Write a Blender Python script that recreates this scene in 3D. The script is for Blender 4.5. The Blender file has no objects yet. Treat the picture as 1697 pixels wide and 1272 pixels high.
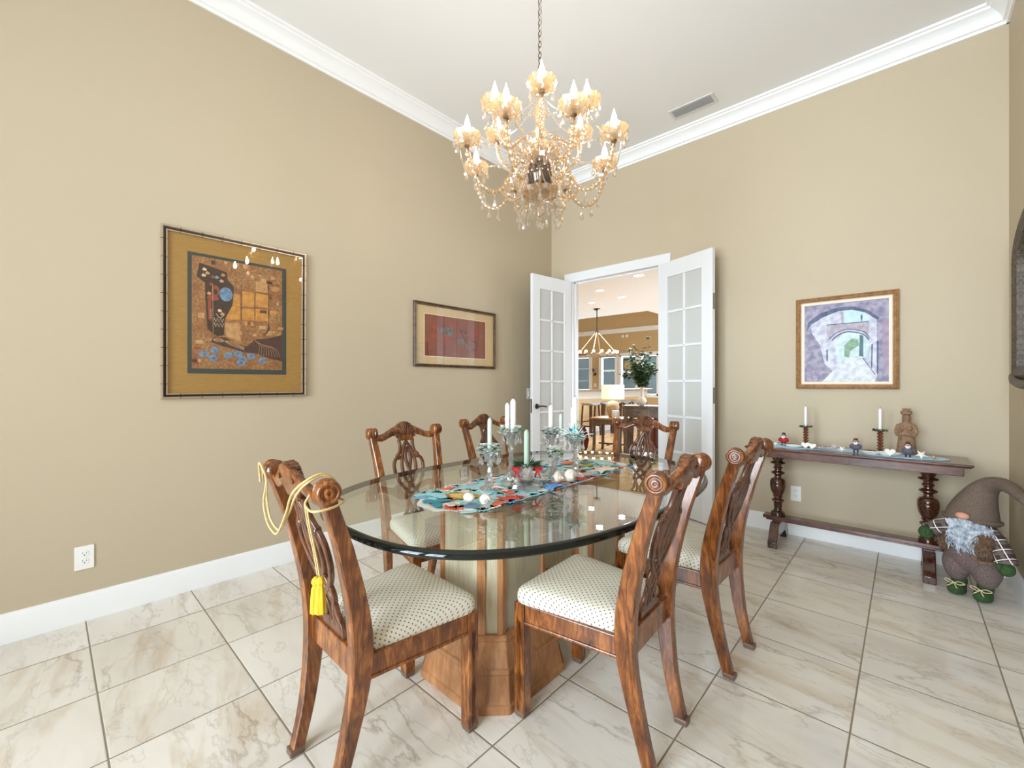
import bpy, bmesh, math, random
from mathutils import Vector, Matrix, Euler
R = math.radians
COL = bpy.context.scene.collection
random.seed(7)
I4 = Matrix.Identity(4)
def T(x, y, z): return Matrix.Translation((x, y, z))
def RX(a): return Matrix.Rotation(R(a), 4, 'X')
def RY(a): return Matrix.Rotation(R(a), 4, 'Y')
def RZ(a): return Matrix.Rotation(R(a), 4, 'Z')
def S(x, y=None, z=None):
    if y is None: y = z = x
    return Matrix.Diagonal((x, y, z, 1))

# ------------------------------------------------------------ mesh builder
class MB:
    def __init__(s): s.v = []; s.f = []; s.m = []; s.mi = 0
    def add(s, vs, fs, M=None):
        o = len(s.v)
        if M is not None: vs = [M @ Vector(p) for p in vs]
        s.v += [tuple(p) for p in vs]; s.f += [tuple(i + o for i in f) for f in fs]; s.m += [s.mi] * len(fs)
        return s
    def box(s, x0, x1, y0, y1, z0, z1, M=None):
        v = [(x, y, z) for x in (x0, x1) for y in (y0, y1) for z in (z0, z1)]
        return s.add(v, [(0, 1, 3, 2), (4, 6, 7, 5), (0, 4, 5, 1), (2, 3, 7, 6), (0, 2, 6, 4), (1, 5, 7, 3)], M)
    def taper(s, z0, z1, a0, b0, a1, b1, M=None, off=(0, 0)):   # frustum with half sizes
        v = [(-a0, -b0, z0), (a0, -b0, z0), (a0, b0, z0), (-a0, b0, z0)]
        v += [(x * a1 / a0 + off[0], y * b1 / b0 + off[1], z1) for x, y, z in v]
        return s.add(v, [(3, 2, 1, 0), (4, 5, 6, 7), (0, 1, 5, 4), (1, 2, 6, 5), (2, 3, 7, 6), (3, 0, 4, 7)], M)
    def lathe(s, prof, n=24, M=None, cap=True, lobes=0, amp=0.0):
        v = []; f = []
        for r, z in prof:
            for k in range(n):
                a = 2 * math.pi * k / n
                q = r * (1 + (amp * math.cos(lobes * a) if lobes else 0))
                v.append((q * math.cos(a), q * math.sin(a), z))
        for i in range(len(prof) - 1):
            for k in range(n):
                a, b = i * n + k, i * n + (k + 1) % n
                f.append((a, b, b + n, a + n))
        if cap:
            f.append(tuple(range(n))[::-1]); f.append(tuple(range(len(v) - n, len(v))))
        return s.add(v, f, M)
    def ell(s, c, r, n=16, m=10, M=None):
        if not hasattr(r, '__len__'): r = (r, r, r)
        prof = [(max(math.sin(math.pi * i / m), .001), -math.cos(math.pi * i / m)) for i in range(m + 1)]
        MM = T(*c) @ S(*r)
        return s.lathe(prof, n, (M @ MM) if M is not None else MM)
    def sweep(s, pts, sec, closed=False, cap=True, ref=None, M=None):
        """sec: function(i, t) -> 2D points; frames by parallel transport, or fixed side vector ref."""
        P = [Vector(p) for p in pts]; n = len(P); v = []; f = []; ns = None
        prev = None
        for i in range(n):
            if closed: t = P[(i + 1) % n] - P[i - 1]
            else: t = P[min(i + 1, n - 1)] - P[max(i - 1, 0)]
            t.normalize()
            if ref is not None:
                a = Vector(ref)
                a = a - t * a.dot(t)
                a.normalize()
            elif prev is None:
                a = t.orthogonal().normalized()
            else:
                a = prev - t * prev.dot(t); a.normalize()
            prev = a; b = t.cross(a)
            q = sec(i, i / max(n - 1, 1)); ns = len(q)
            v += [P[i] + a * u + b * w for u, w in q]
        for i in range(n if closed else n - 1):
            for k in range(ns):
                a0, b0 = i * ns + k, i * ns + (k + 1) % ns
                a1, b1 = ((i + 1) % n) * ns + k, ((i + 1) % n) * ns + (k + 1) % ns
                f.append((a0, b0, b1, a1))
        if cap and not closed:
            f.append(tuple(range(ns))[::-1]); f.append(tuple(range(len(v) - ns, len(v))))
        return s.add(v, f, M)
    def tube(s, pts, r, n=8, closed=False, M=None):
        L = len(pts)
        def sec(i, t):
            q = r(t) if callable(r) else (r[i] if hasattr(r, '__len__') else r)
            return [(q * math.cos(2 * math.pi * k / n), q * math.sin(2 * math.pi * k / n)) for k in range(n)]
        return s.sweep(pts, sec, closed, M=M)
    def bar(s, pts, w, h, ref, closed=False, M=None, ch=0.25):   # w along ref, h across; chamfered rectangle
        def sec(i, t):
            a = (w(t) if callable(w) else w) / 2; b = (h(t) if callable(h) else h) / 2; c = min(a, b) * ch
            return [(a, b - c), (a - c, b), (-a + c, b), (-a, b - c), (-a, -b + c), (-a + c, -b), (a - c, -b), (a, -b + c)]
        return s.sweep(pts, sec, closed, ref=ref, M=M)
    def prism(s, poly, t, M=None, z0=0.0):
        n = len(poly)
        v = [(x, y, z0) for x, y in poly] + [(x, y, z0 + t) for x, y in poly]
        f = [tuple(range(n))[::-1], tuple(range(n, 2 * n))] + [(i, (i + 1) % n, n + (i + 1) % n, n + i) for i in range(n)]
        return s.add(v, f, M)
    def build(s, name, mats, parent=None, smooth=35, bevel=0, seg=2, remesh=0, subsurf=0, smooth_it=0):
        if not isinstance(mats, (list, tuple)): mats = [mats]
        me = bpy.data.meshes.new(name); me.from_pydata(s.v, [], s.f)
        for q in mats: me.materials.append(q)
        me.polygons.foreach_set('material_index', s.m)
        bm = bmesh.new(); bm.from_mesh(me)
        bmesh.ops.recalc_face_normals(bm, faces=bm.faces); bm.to_mesh(me); bm.free()
        if smooth:
            me.polygons.foreach_set('use_smooth', [True] * len(me.polygons))
            me.set_sharp_from_angle(angle=R(smooth))
        o = bpy.data.objects.new(name, me); COL.objects.link(o)
        if parent is not None: o.parent = parent
        if remesh:
            q = o.modifiers.new('r', 'REMESH'); q.mode = 'VOXEL'; q.voxel_size = remesh; q.use_smooth_shade = True
        if smooth_it:
            q = o.modifiers.new('s', 'SMOOTH'); q.iterations = smooth_it; q.factor = .6
        if subsurf:
            q = o.modifiers.new('ss', 'SUBSURF'); q.levels = q.render_levels = subsurf
        if bevel:
            q = o.modifiers.new('b', 'BEVEL'); q.width = bevel; q.segments = seg; q.limit_method = 'ANGLE'; q.angle_limit = R(40); q.harden_normals = False
        return o

def spline(P, n=8, closed=False):
    """Catmull-Rom through P, n steps a span"""
    P = [Vector(p) for p in P]; out = []; L = len(P)
    rng = range(L) if closed else range(L - 1)
    for i in rng:
        p1, p2 = P[i], P[(i + 1) % L]
        p0 = P[i - 1] if (i > 0 or closed) else p1 * 2 - p2
        p3 = P[(i + 2) % L] if (i + 2 < L or closed) else p2 * 2 - p1
        for k in range(n):
            t = k / n
            out.append(.5 * ((2 * p1) + (p2 - p0) * t + (2 * p0 - 5 * p1 + 4 * p2 - p3) * t * t + (3 * p1 - p0 - 3 * p2 + p3) * t ** 3))
    if not closed: out.append(P[-1])
    return out

def tag(o, label=None, cat=None, group=None, kind=None):
    if label: o['label'] = label
    if cat: o['category'] = cat
    if group: o['group'] = group
    if kind: o['kind'] = kind
    return o
def thing(name, label, cat, loc=(0, 0, 0), rz=0, group=None):
    o = bpy.data.objects.new(name, None); COL.objects.link(o)
    o.location = loc; o.rotation_euler = (0, 0, R(rz)); o.empty_display_size = .05
    return tag(o, label, cat, group)
def dup(root, loc, rz=0, label=None, scale=None):
    r = root.copy(); COL.objects.link(r); r.location = loc; r.rotation_euler = (0, 0, R(rz))
    if scale: r.scale = scale
    if label: r['label'] = label
    def rec(a, b):
        for ch in KIDS.get(a.name, []):
            c = ch.copy(); COL.objects.link(c); c.parent = b; rec(ch, c)
    rec(root, r)
    return r
KIDS = {}
def index_kids():
    KIDS.clear()
    for o in bpy.data.objects:
        if o.parent: KIDS.setdefault(o.parent.name, []).append(o)
def struct(name, mb, mats, **k):
    return tag(mb.build(name, mats, **k), kind='structure')

# ------------------------------------------------------------ materials
def srgb(r, g, b):
    f = lambda c: (c / 255 / 12.92) if c / 255 <= .04045 else ((c / 255 + .055) / 1.055) ** 2.4
    return (f(r), f(g), f(b), 1)
class Mt:
    def __init__(s, name, col=(.8, .8, .8, 1), rough=.5, metal=0, spec=.5, **k):
        s.m = bpy.data.materials.new(name); s.m.use_nodes = True; s.n = s.m.node_tree.nodes; s.l = s.m.node_tree.links
        s.b = s.n['Principled BSDF']; s.out = s.n['Material Output']
        s.b.inputs['Base Color'].default_value = col; s.b.inputs['Roughness'].default_value = rough
        s.b.inputs['Metallic'].default_value = metal; s.b.inputs['Specular IOR Level'].default_value = spec
        for q, v in k.items(): s.b.inputs[q.replace('_', ' ')].default_value = v
        s._tc = None
    def node(s, t, **k):
        q = s.n.new(t)
        for a, v in k.items(): setattr(q, a, v)
        return q
    @property
    def obj(s):
        if s._tc is None: s._tc = s.node('ShaderNodeTexCoord')
        return s._tc.outputs['Object']
    def mapping(s, scale=(1, 1, 1), rot=(0, 0, 0), loc=(0, 0, 0), src=None):
        q = s.node('ShaderNodeMapping'); q.inputs['Scale'].default_value = scale
        q.inputs['Rotation'].default_value = [R(a) for a in rot]; q.inputs['Location'].default_value = loc
        s.l.new(src or s.obj, q.inputs[0]); return q.outputs[0]
    def noise(s, scale, detail=3, rough=.5, dist=0, vec=None, out='Fac'):
        q = s.node('ShaderNodeTexNoise'); q.inputs['Scale'].default_value = scale; q.inputs['Detail'].default_value = detail
        q.inputs['Roughness'].default_value = rough; q.inputs['Distortion'].default_value = dist
        s.l.new(vec or s.obj, q.inputs['Vector']); return q.outputs[out]
    def ramp(s, fac, stops, mode='LINEAR'):
        q = s.node('ShaderNodeValToRGB'); q.color_ramp.interpolation = mode
        e = q.color_ramp.elements
        while len(e) < len(stops): e.new(.5)
        for i, (p, c) in enumerate(stops): e[i].position = p; e[i].color = c if hasattr(c, '__len__') else (c, c, c, 1)
        s.l.new(fac, q.inputs[0]); return q.outputs[0]
    def mix(s, fac, a, b, mode='MIX'):
        q = s.node('ShaderNodeMix', data_type='RGBA', blend_type=mode)
        for i, v in ((0, fac), (6, a), (7, b)):
            if hasattr(v, 'is_linked') or isinstance(v, bpy.types.NodeSocket): s.l.new(v, q.inputs[i])
            else: q.inputs[i].default_value = v
        return q.outputs[2]
    def math(s, op, a, b=None, c=None):
        q = s.node('ShaderNodeMath', operation=op)
        for i, v in enumerate((a, b, c)):
            if v is None: continue
            if isinstance(v, bpy.types.NodeSocket): s.l.new(v, q.inputs[i])
            else: q.inputs[i].default_value = v
        return q.outputs[0]
    def col(s, sock): s.l.new(sock, s.b.inputs['Base Color']); return s
    def rough(s, sock): s.l.new(sock, s.b.inputs['Roughness']); return s
    def bump(s, sock, strength=.2, dist=.01):
        q = s.node('ShaderNodeBump'); q.inputs['Strength'].default_value = strength; q.inputs['Distance'].default_value = dist
        s.l.new(sock, q.inputs['Height']); s.l.new(q.outputs[0], s.b.inputs['Normal']); return s
    def sep(s, sock=None):
        q = s.node('ShaderNodeSeparateXYZ'); s.l.new(sock or s.obj, q.inputs[0]); return q.outputs

def plain(name, c, rough=.5, metal=0, **k): return Mt(name, srgb(*c), rough, metal, **k).m
def mottled(name, c1, c2, scale=20, rough=.6, bump=0, lo=.35, hi=.65, detail=4, stretch=(1, 1, 1), **k):
    q = Mt(name, srgb(*c1), rough, **k)
    v = q.mapping(stretch)
    n = q.noise(scale, detail, .6, 0, v)
    q.col(q.ramp(n, [(lo, srgb(*c1)), (hi, srgb(*c2))]))
    if bump: q.bump(n, bump, .004)
    return q.m
def wood(name, dark, mid, light, scale=(6, 6, 1.2), rough=.28, blotch=9, coat=0.3):
    q = Mt(name, srgb(*mid), rough)
    v = q.mapping(scale)
    g = q.noise(6, 6, .65, 1.2, v)
    base = q.ramp(g, [(.25, srgb(*dark)), (.48, srgb(*mid)), (.75, srgb(*light))])
    bl = q.ramp(q.noise(blotch, 3, .6), [(.42, (1, 1, 1, 1)), (.68, (.42, .38, .36, 1))])
    q.col(q.mix(.75, base, bl, 'MULTIPLY'))
    q.b.inputs['Coat Weight'].default_value = coat; q.b.inputs['Coat Roughness'].default_value = .15
    q.bump(g, .08, .002)
    return q.m
def clear(name, tint=(1, 1, 1, 1), f0=.04, refl=(1, 1, 1, 1), rough=0.0, power=5):
    """thin clear glass: straight-through transparency plus a mirror reflection that rises at grazing angles"""
    q = Mt(name)
    q.n.remove(q.b)
    tr = q.node('ShaderNodeBsdfTransparent'); tr.inputs[0].default_value = tint
    gl = q.node('ShaderNodeBsdfGlossy'); gl.inputs['Color'].default_value = refl; gl.inputs['Roughness'].default_value = rough
    lw = q.node('ShaderNodeLayerWeight'); lw.inputs[0].default_value = .5
    p = q.math('POWER', lw.outputs['Facing'], power); fac = q.math('MULTIPLY_ADD', p, 1 - f0, f0)
    mx = q.node('ShaderNodeMixShader'); q.l.new(fac, mx.inputs[0]); q.l.new(tr.outputs[0], mx.inputs[1]); q.l.new(gl.outputs[0], mx.inputs[2])
    q.l.new(mx.outputs[0], q.out.inputs[0])
    return q.m
def crystal(name, tint, amount=.5, f0=.12, ior=1.5, frost=.18):
    """cut crystal: a share of refracting glass, a share of clear see-through, bright surface reflections"""
    q = Mt(name); q.n.remove(q.b)
    tr = q.node('ShaderNodeBsdfTransparent'); tr.inputs[0].default_value = tint
    rf = q.node('ShaderNodeBsdfGlass'); rf.inputs['Color'].default_value = tint; rf.inputs['IOR'].default_value = ior; rf.inputs['Roughness'].default_value = .03
    gl = q.node('ShaderNodeBsdfGlossy'); gl.inputs['Roughness'].default_value = .09
    m1 = q.node('ShaderNodeMixShader'); m1.inputs[0].default_value = amount
    q.l.new(tr.outputs[0], m1.inputs[1]); q.l.new(rf.outputs[0], m1.inputs[2])
    fr = q.node('ShaderNodeBsdfTranslucent'); fr.inputs[0].default_value = tint  # diffuse whitening added in place of bright glints on the crystal
    m0 = q.node('ShaderNodeMixShader'); m0.inputs[0].default_value = frost
    q.l.new(m1.outputs[0], m0.inputs[1]); q.l.new(fr.outputs[0], m0.inputs[2])
    lw = q.node('ShaderNodeLayerWeight'); lw.inputs[0].default_value = .5
    fac = q.math('MULTIPLY_ADD', q.math('POWER', lw.outputs['Facing'], 4), .7, f0)
    m2 = q.node('ShaderNodeMixShader'); q.l.new(fac, m2.inputs[0]); q.l.new(m0.outputs[0], m2.inputs[1]); q.l.new(gl.outputs[0], m2.inputs[2])
    q.l.new(m2.outputs[0], q.out.inputs[0])
    return q.m
def glow(name, c, strength):
    q = Mt(name, (0, 0, 0, 1)); q.b.inputs['Emission Color'].default_value = srgb(*c); q.b.inputs['Emission Strength'].default_value = strength
    return q.m

# wall paint with orange-peel texture
q = Mt('wall_paint', srgb(192, 177, 152), .62, spec=.25)
q.bump(q.noise(95, 2, .5), .12, .002); WALL = q.m
q = Mt('ceiling_paint', srgb(238, 237, 236), .8, spec=.2); q.bump(q.noise(60, 2), .08, .002); CEIL = q.m
TRIM = plain('white_gloss_trim', (243, 243, 243), .3)
DOORW = plain('white_door_paint', (228, 229, 231), .28)
# polished marble-look tile, 18 inch grid
q = Mt('marble_tile', srgb(205, 196, 182), .07)
s3 = q.sep(); TL = .4483
ux = q.math('DIVIDE', q.math('SUBTRACT', s3[0], -.145), TL); uy = q.math('DIVIDE', q.math('SUBTRACT', s3[1], .138), TL)
cx = q.math('FLOOR', ux); cy = q.math('FLOOR', uy); fx = q.math('FRACT', ux); fy = q.math('FRACT', uy)
wn = q.node('ShaderNodeTexWhiteNoise', noise_dimensions='2D')
cv = q.node('ShaderNodeCombineXYZ'); q.l.new(cx, cv.inputs[0]); q.l.new(cy, cv.inputs[1]); q.l.new(cv.outputs[0], wn.inputs['Vector'])
off = q.node('ShaderNodeVectorMath', operation='MULTIPLY'); q.l.new(wn.outputs['Color'], off.inputs[0]); off.inputs[1].default_value = (9, 9, 9)
ad = q.node('ShaderNodeVectorMath', operation='ADD'); q.l.new(q.obj, ad.inputs[0]); q.l.new(off.outputs[0], ad.inputs[1])
mv = q.mapping((.8, 2.1, 1), (0, 0, 32), src=ad.outputs[0])
warp = q.noise(1.35, 6, .58, .25, mv)
vein = q.math('ABSOLUTE', q.math('SUBTRACT', warp, .5))
vn = q.ramp(vein, [(0, .5), (.004, .3), (.018, 0.0)])
mask = q.ramp(q.noise(1.7, 2, .5, 0, q.mapping((1, 1, 1), (0, 0, 0), (3, 5, 1), src=mv)), [(.42, .12), (.62, 1.0)])
warp2 = q.noise(2.4, 5, .6, .3, q.mapping((1, 1, 1), (0, 0, 20), (7, 2, 0), src=mv))
v2 = q.ramp(q.math('ABSOLUTE', q.math('SUBTRACT', warp2, .48)), [(0, .26), (.006, .10), (.016, 0.0)])
soft = q.ramp(q.noise(2.0, 5, .6, .4, q.mapping((.8, 2.0, 1), (0, 0, 0), (1, 9, 0), src=mv)), [(.54, 0.0), (.72, .62)])
clouds = q.ramp(q.noise(1.6, 4, .55, 0, mv), [(.3, srgb(213, 205, 194)), (.5, srgb(226, 219, 208)), (.72, srgb(234, 228, 219))])
c0 = q.mix(soft, clouds, srgb(192, 168, 136))
c1 = q.mix(q.math('MULTIPLY', vn, mask), c0, srgb(128, 102, 74))
c2 = q.mix(v2, c1, srgb(146, 128, 106))
ex = q.math('MINIMUM', fx, q.math('SUBTRACT', 1.0, fx)); ey = q.math('MINIMUM', fy, q.math('SUBTRACT', 1.0, fy))
ed = q.math('MINIMUM', ex, ey); gr = q.math('LESS_THAN', ed, .0062)
q.col(q.mix(gr, c2, srgb(138, 126, 110)))
q.rough(q.math('MULTIPLY_ADD', gr, .6, .07))
q.bump(q.ramp(ed, [(.003, 0.0), (.012, 1.0)]), .35, .003)
FLOOR = q.m
# oak boards next door
q = Mt('oak_boards', srgb(190, 140, 90), .16)
br = q.node('ShaderNodeTexBrick'); br.offset = .37
for i, v in (('Color1', srgb(198, 168, 130)), ('Color2', srgb(182, 148, 108)), ('Mortar', srgb(120, 80, 45))): br.inputs[i].default_value = v
for i, v in (('Scale', 1), ('Mortar Size', .003), ('Brick Width', 1.1), ('Row Height', .12)): br.inputs[i].default_value = v
q.l.new(q.mapping((1, 1, 1), (0, 0, 90)), br.inputs['Vector'])
gn = q.ramp(q.noise(5, 5, .6, .5, q.mapping((12, 1.0, 1))), [(.3, (.75, .7, .65, 1)), (.7, (1.1, 1.1, 1.1, 1))])
q.col(q.mix(.7, br.outputs[0], gn, 'MULTIPLY')); OAKF = q.m

WOOD = wood('chair_wood', (44, 20, 8), (122, 67, 28), (192, 122, 56), rough=.25)
WOODL = wood('chair_wood_edge', (48, 24, 14), (98, 58, 36), (142, 92, 60), rough=.25)
DARKW = wood('console_wood', (38, 16, 8), (92, 46, 26), (126, 68, 38), scale=(1.2, 6, 6), rough=.22)
DARKV = wood('console_turned_wood', (30, 12, 7), (66, 32, 18), (104, 58, 32), rough=.2)
OAK = wood('pedestal_oak', (150, 96, 58), (176, 122, 78), (198, 148, 102), rough=.4, blotch=3, coat=0)
PALE = wood('washed_panel', (170, 160, 132), (196, 186, 158), (214, 206, 180), scale=(14, 14, .8), rough=.5, blotch=2, coat=0)
GREYW = wood('grey_stained_wood', (70, 58, 50), (104, 90, 80), (134, 118, 106), rough=.4, coat=0)
BLACKEDGE = Mt('glass_edge', (.004, .006, .005, 1), .07, spec=.45).m  # black colour stands for the dark internal reflection of the glass rim
TOPGLASS = clear('tabletop_glass', (.93, .965, .94, 1), .09)
UNDERGLASS = clear('glass_underside', (.97, .99, .975, 1), .01)
CAPM = plain('foot_glide', (120, 96, 82), .45, .3)
# dotted upholstery
q = Mt('dotted_fabric', srgb(226, 219, 203), .85)
so = q.sep(); flat_ = q.node('ShaderNodeCombineXYZ'); q.l.new(so[0], flat_.inputs[0]); q.l.new(so[1], flat_.inputs[1])
nv = q.node('ShaderNodeVectorMath', operation='NORMALIZE'); q.l.new(flat_.outputs[0], nv.inputs[0])
sv = q.node('ShaderNodeVectorMath', operation='SCALE'); q.l.new(nv.outputs[0], sv.inputs[0]); q.l.new(q.math('SUBTRACT', .497, so[2]), sv.inputs['Scale'])
av = q.node('ShaderNodeVectorMath', operation='ADD'); q.l.new(flat_.outputs[0], av.inputs[0]); q.l.new(sv.outputs[0], av.inputs[1])
v = q.mapping((1, 1, 1), (0, 0, 45), src=av.outputs[0]); s3 = q.sep(v); D = .0165
gx = q.math('SUBTRACT', q.math('FRACT', q.math('DIVIDE', s3[0], D)), .5); gy = q.math('SUBTRACT', q.math('FRACT', q.math('DIVIDE', s3[1], D)), .5)
dd = q.math('SQRT', q.math('ADD', q.math('MULTIPLY', gx, gx), q.math('MULTIPLY', gy, gy)))
dot = q.math('LESS_THAN', dd, .19)
q.col(q.mix(q.math('MULTIPLY', dot, .85), srgb(212, 204, 188), srgb(84, 66, 54)))
q.bump(q.noise(700, 1), .25, .001); FABRIC = q.m
LWIN, LFAR, LEAST, EXPO = 84, 110, 230, 0.15
# ------------------------------------------------------------ the dining room
XL, XR, YB, YF, HC = -3.175, .488, 4.165, -2.6, 3.67
DX0, DX1, DH = -2.87, -1.80, 2.43          # doorway
struct('floor', MB().box(XL - .12, XR + .12, YF - .12, YB + .14, -.05, 0), FLOOR, smooth=0)
struct('ceiling', MB().box(XL - .12, XR + .12, YF - .12, YB + .12, HC, HC + .06), CEIL, smooth=0)
struct('wall_left', MB().box(XL - .12, XL, YF - .12, YB + .12, 0, HC), WALL, smooth=0)
struct('wall_right', MB().box(XR, XR + .12, YF - .12, YB + .12, 0, HC), WALL, smooth=0)
struct('wall_back', MB().box(XL, DX0 - .02, YB, YB + .12, 0, HC).box(DX1 + .02, XR, YB, YB + .12, 0, HC)
       .box(DX0 - .02, DX1 + .02, YB, YB + .12, DH + .02, HC), WALL, smooth=0)
# front wall with two windows, behind the camera
WX = [(-2.1, -1.0), (-.75, .35)]; WZ0, WZ1 = .3, 3.1
mb = MB().box(XL, XR, YF - .12, YF, 0, WZ0).box(XL, XR, YF - .12, YF, WZ1, HC)
xs = [XL] + [x for w in WX for x in w] + [XR]
for a, b in ((0, 1), (2, 3), (4, 5)): mb.box(xs[a], xs[b], YF - .12, YF, WZ0, WZ1)
struct('wall_front', mb, WALL, smooth=0)
for i, (a, b) in enumerate(WX):
    w = MB()
    for x0, x1, z0, z1 in ((a, a + .06, WZ0, WZ1), (b - .06, b, WZ0, WZ1), (a, b, WZ0, WZ0 + .06), (a, b, WZ1 - .06, WZ1),
                           ((a + b) / 2 - .02, (a + b) / 2 + .02, WZ0, WZ1), (a, b, (WZ0 + WZ1) / 2 - .03, (WZ0 + WZ1) / 2 + .03)):
        w.box(x0, x1, YF - .09, YF - .03, z0, z1)
    struct('window_%d' % (i + 1), w, TRIM, smooth=0)
def profile_run(name, prof, p0, p1, inward, mat, up=True):
    """extrude (depth, height) profile from p0 to p1, depth along inward"""
    n = len(prof); v = []
    for p in (p0, p1):
        v += [(p[0] + inward[0] * d, p[1] + inward[1] * d, h) for d, h in prof]
    f = [tuple(range(n))[::-1], tuple(range(n, 2 * n))] + [(i, (i + 1) % n, n + (i + 1) % n, n + i) for i in range(n)]
    return struct(name, MB().add(v, f), mat, smooth=30)
crown = [(0, HC - .125), (.012, HC - .125), (.016, HC - .108), (.030, HC - .104), (.034, HC - .085), (.05, HC - .055), (.075, HC - .035),
         (.088, HC - .03), (.092, HC - .018), (.108, HC - .014), (.112, HC), (0, HC)]
profile_run('trim_1', crown, (XL, YF), (XL, YB), (1, 0), TRIM)
profile_run('trim_2', crown, (XL, YB), (XR, YB), (0, -1), TRIM)
profile_run('trim_3', crown, (XR, YF), (XR, YB), (-1, 0), TRIM)
base = [(0, 0), (.017, 0), (.017, .125), (.013, .136), (.006, .141), (0, .142)]
profile_run('baseboard_left', base, (XL, YF), (XL, YB), (1, 0), TRIM)
profile_run('baseboard_back', base, (DX1 + .11, YB), (XR, YB), (0, -1), TRIM)
profile_run('baseboard_corner', base, (XL, YB), (DX0 - .11, YB), (0, -1), TRIM)
profile_run('baseboard_right', base, (XR, YF), (XR, YB), (-1, 0), TRIM)
# door casing and jambs
cw = .1
mb = MB()
for x0, x1, z0, z1 in ((DX0 - cw, DX0, 0, DH), (DX1, DX1 + cw, 0, DH), (DX0 - cw, DX1 + cw, DH, DH + cw)):
    mb.box(x0, x1, YB - .018, YB, z0, z1)
mb.box(DX0 - .02, DX0, YB, YB + .125, 0, DH + .02).box(DX1, DX1 + .02, YB, YB + .125, 0, DH + .02).box(DX0, DX1, YB, YB + .125, DH, DH + .02)
mb.box(DX0, DX0 + .012, YB + .05, YB + .08, 0, DH).box(DX1 - .012, DX1, YB + .05, YB + .08, 0, DH).box(DX0, DX1, YB + .05, YB + .08, DH - .012, DH)
struct('trim_4', mb, DOORW, smooth=0)
# the two glazed door leaves
PANE = Mt('frosted_door_pane', srgb(196, 196, 193), .35, spec=.4).m
METAL = plain('aged_bronze', (84, 70, 66), .32, .8)
NICK = plain('satin_nickel', (150, 146, 142), .3, .9)
def door_leaf(name, hinge, end, handle_side, hinge_plates):
    dx, dy = end[0] - hinge[0], end[1] - hinge[1]; L = math.hypot(dx, dy)
    M = T(hinge[0], hinge[1], 0) @ Matrix.Rotation(math.atan2(dy, dx), 4, 'Z')
    t = .018
    st, tr, br = .115, .15, .25
    d = MB(); z0, z1 = .01, DH - .005
    for a in ((0, st, z0, z1), (L - st, L, z0, z1), (st, L - st, z0, z0 + br), (st, L - st, z1 - tr, z1)): d.box(a[0], a[1], -t, t, a[2], a[3])
    gx0, gx1, gz0, gz1 = st, L - st, z0 + br, z1 - tr
    m = .012
    d.box((gx0 + gx1) / 2 - m, (gx0 + gx1) / 2 + m, -t * .8, t * .8, gz0, gz1)
    rows = 6
    for i in range(1, rows):
        z = gz0 + (gz1 - gz0) * i / rows; d.box(gx0, gx1, -t * .8, t * .8, z - m, z + m)
    o = tag(d.build(name, DOORW, smooth=0, bevel=.004), kind='structure'); o.matrix_world = M
    g = MB().box(gx0, gx1, -.003, .003, gz0, gz1).build('glass_pane', PANE, o, smooth=0)
    if handle_side:
        for sgn in (-1, 1):
            h = MB().lathe([(.026, 0), (.03, .004), (.028, .01), (.012, .014), (.011, .045)], 20, T(L - .062, 0, 1.0) @ RX(-90 * sgn) @ T(0, 0, t))
            yy = sgn * (t + .043)
            h.tube([(L - .062, yy, 1.0), (L - .09, yy, 1.003), (L - .13, yy, 1.0), (L - .17, yy, .994)], .0085, 10)
            h.build('door_handle', METAL, o)
        MB().box(L - .0005, L + .0015, -.011, .011, .93, 1.08).build('latch_plate', NICK, o)
    for z in hinge_plates:
        MB().box(L - .0005, L + .0015, -.011, .011, z - .07, z + .07).build('flush_bolt', NICK, o)
    return o
door_leaf('door_1', (-2.875, 4.125), (-2.945, 3.51), True, [])
door_leaf('door_2', (-1.805, 4.135), (-1.223, 3.915), False, [1.96, 1.14])

# wall plates
PLATE = plain('white_plastic_plate', (240, 239, 235), .35); SLOT = plain('socket_slot', (60, 50, 48), .6)
def wall_plate(kind, p, facing, label):
    rz = {'x': 90, 'y': 0}[facing]
    t = thing(kind, label, 'outlet' if kind == 'wall_outlet' else 'switch', p, rz)   # local -Y faces the room
    MB().box(-.037, .037, -.006, 0, -.061, .061).build('cover_plate', PLATE, t, smooth=0, bevel=.002)
    if kind == 'wall_outlet':
        for s in (-1, 1):
            o = MB().lathe([(.017, 0), (.017, .002)], 20, T(0, -.006, s * .02) @ RX(90)).build('socket', PLATE, t)
            m = MB()
            m.box(-.008, -.006, -.0086, -.0075, s * .02 + .001, s * .02 + .009); m.box(.006, .008, -.0086, -.0075, s * .02 + .001, s * .02 + .008)
            m.lathe([(.0028, 0), (.0028, .001)], 10, T(0, -.0076, s * .02 - .006) @ RX(90))
            m.build('slots', SLOT, o, smooth=0)
    else:
        MB().box(-.014, .014, -.01, -.005, -.03, .03).build('rocker', PLATE, t, smooth=0, bevel=.002)
    return t
wall_plate('wall_outlet', (XL, .134, .33), 'x', 'white double outlet low on the wall below the large gold framed picture')
wall_plate('wall_outlet', (XL, 2.76, .37), 'x', 'white wall outlet seen through the glass table beside the far side chairs')
wall_plate('wall_switch', (XL, 3.74, 1.13), 'x', 'white light switch on the wall beside the left glazed door')
wall_plate('wall_outlet', (-.662, YB, .342), 'y', 'white double outlet on the wall under the dark console table')

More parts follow.
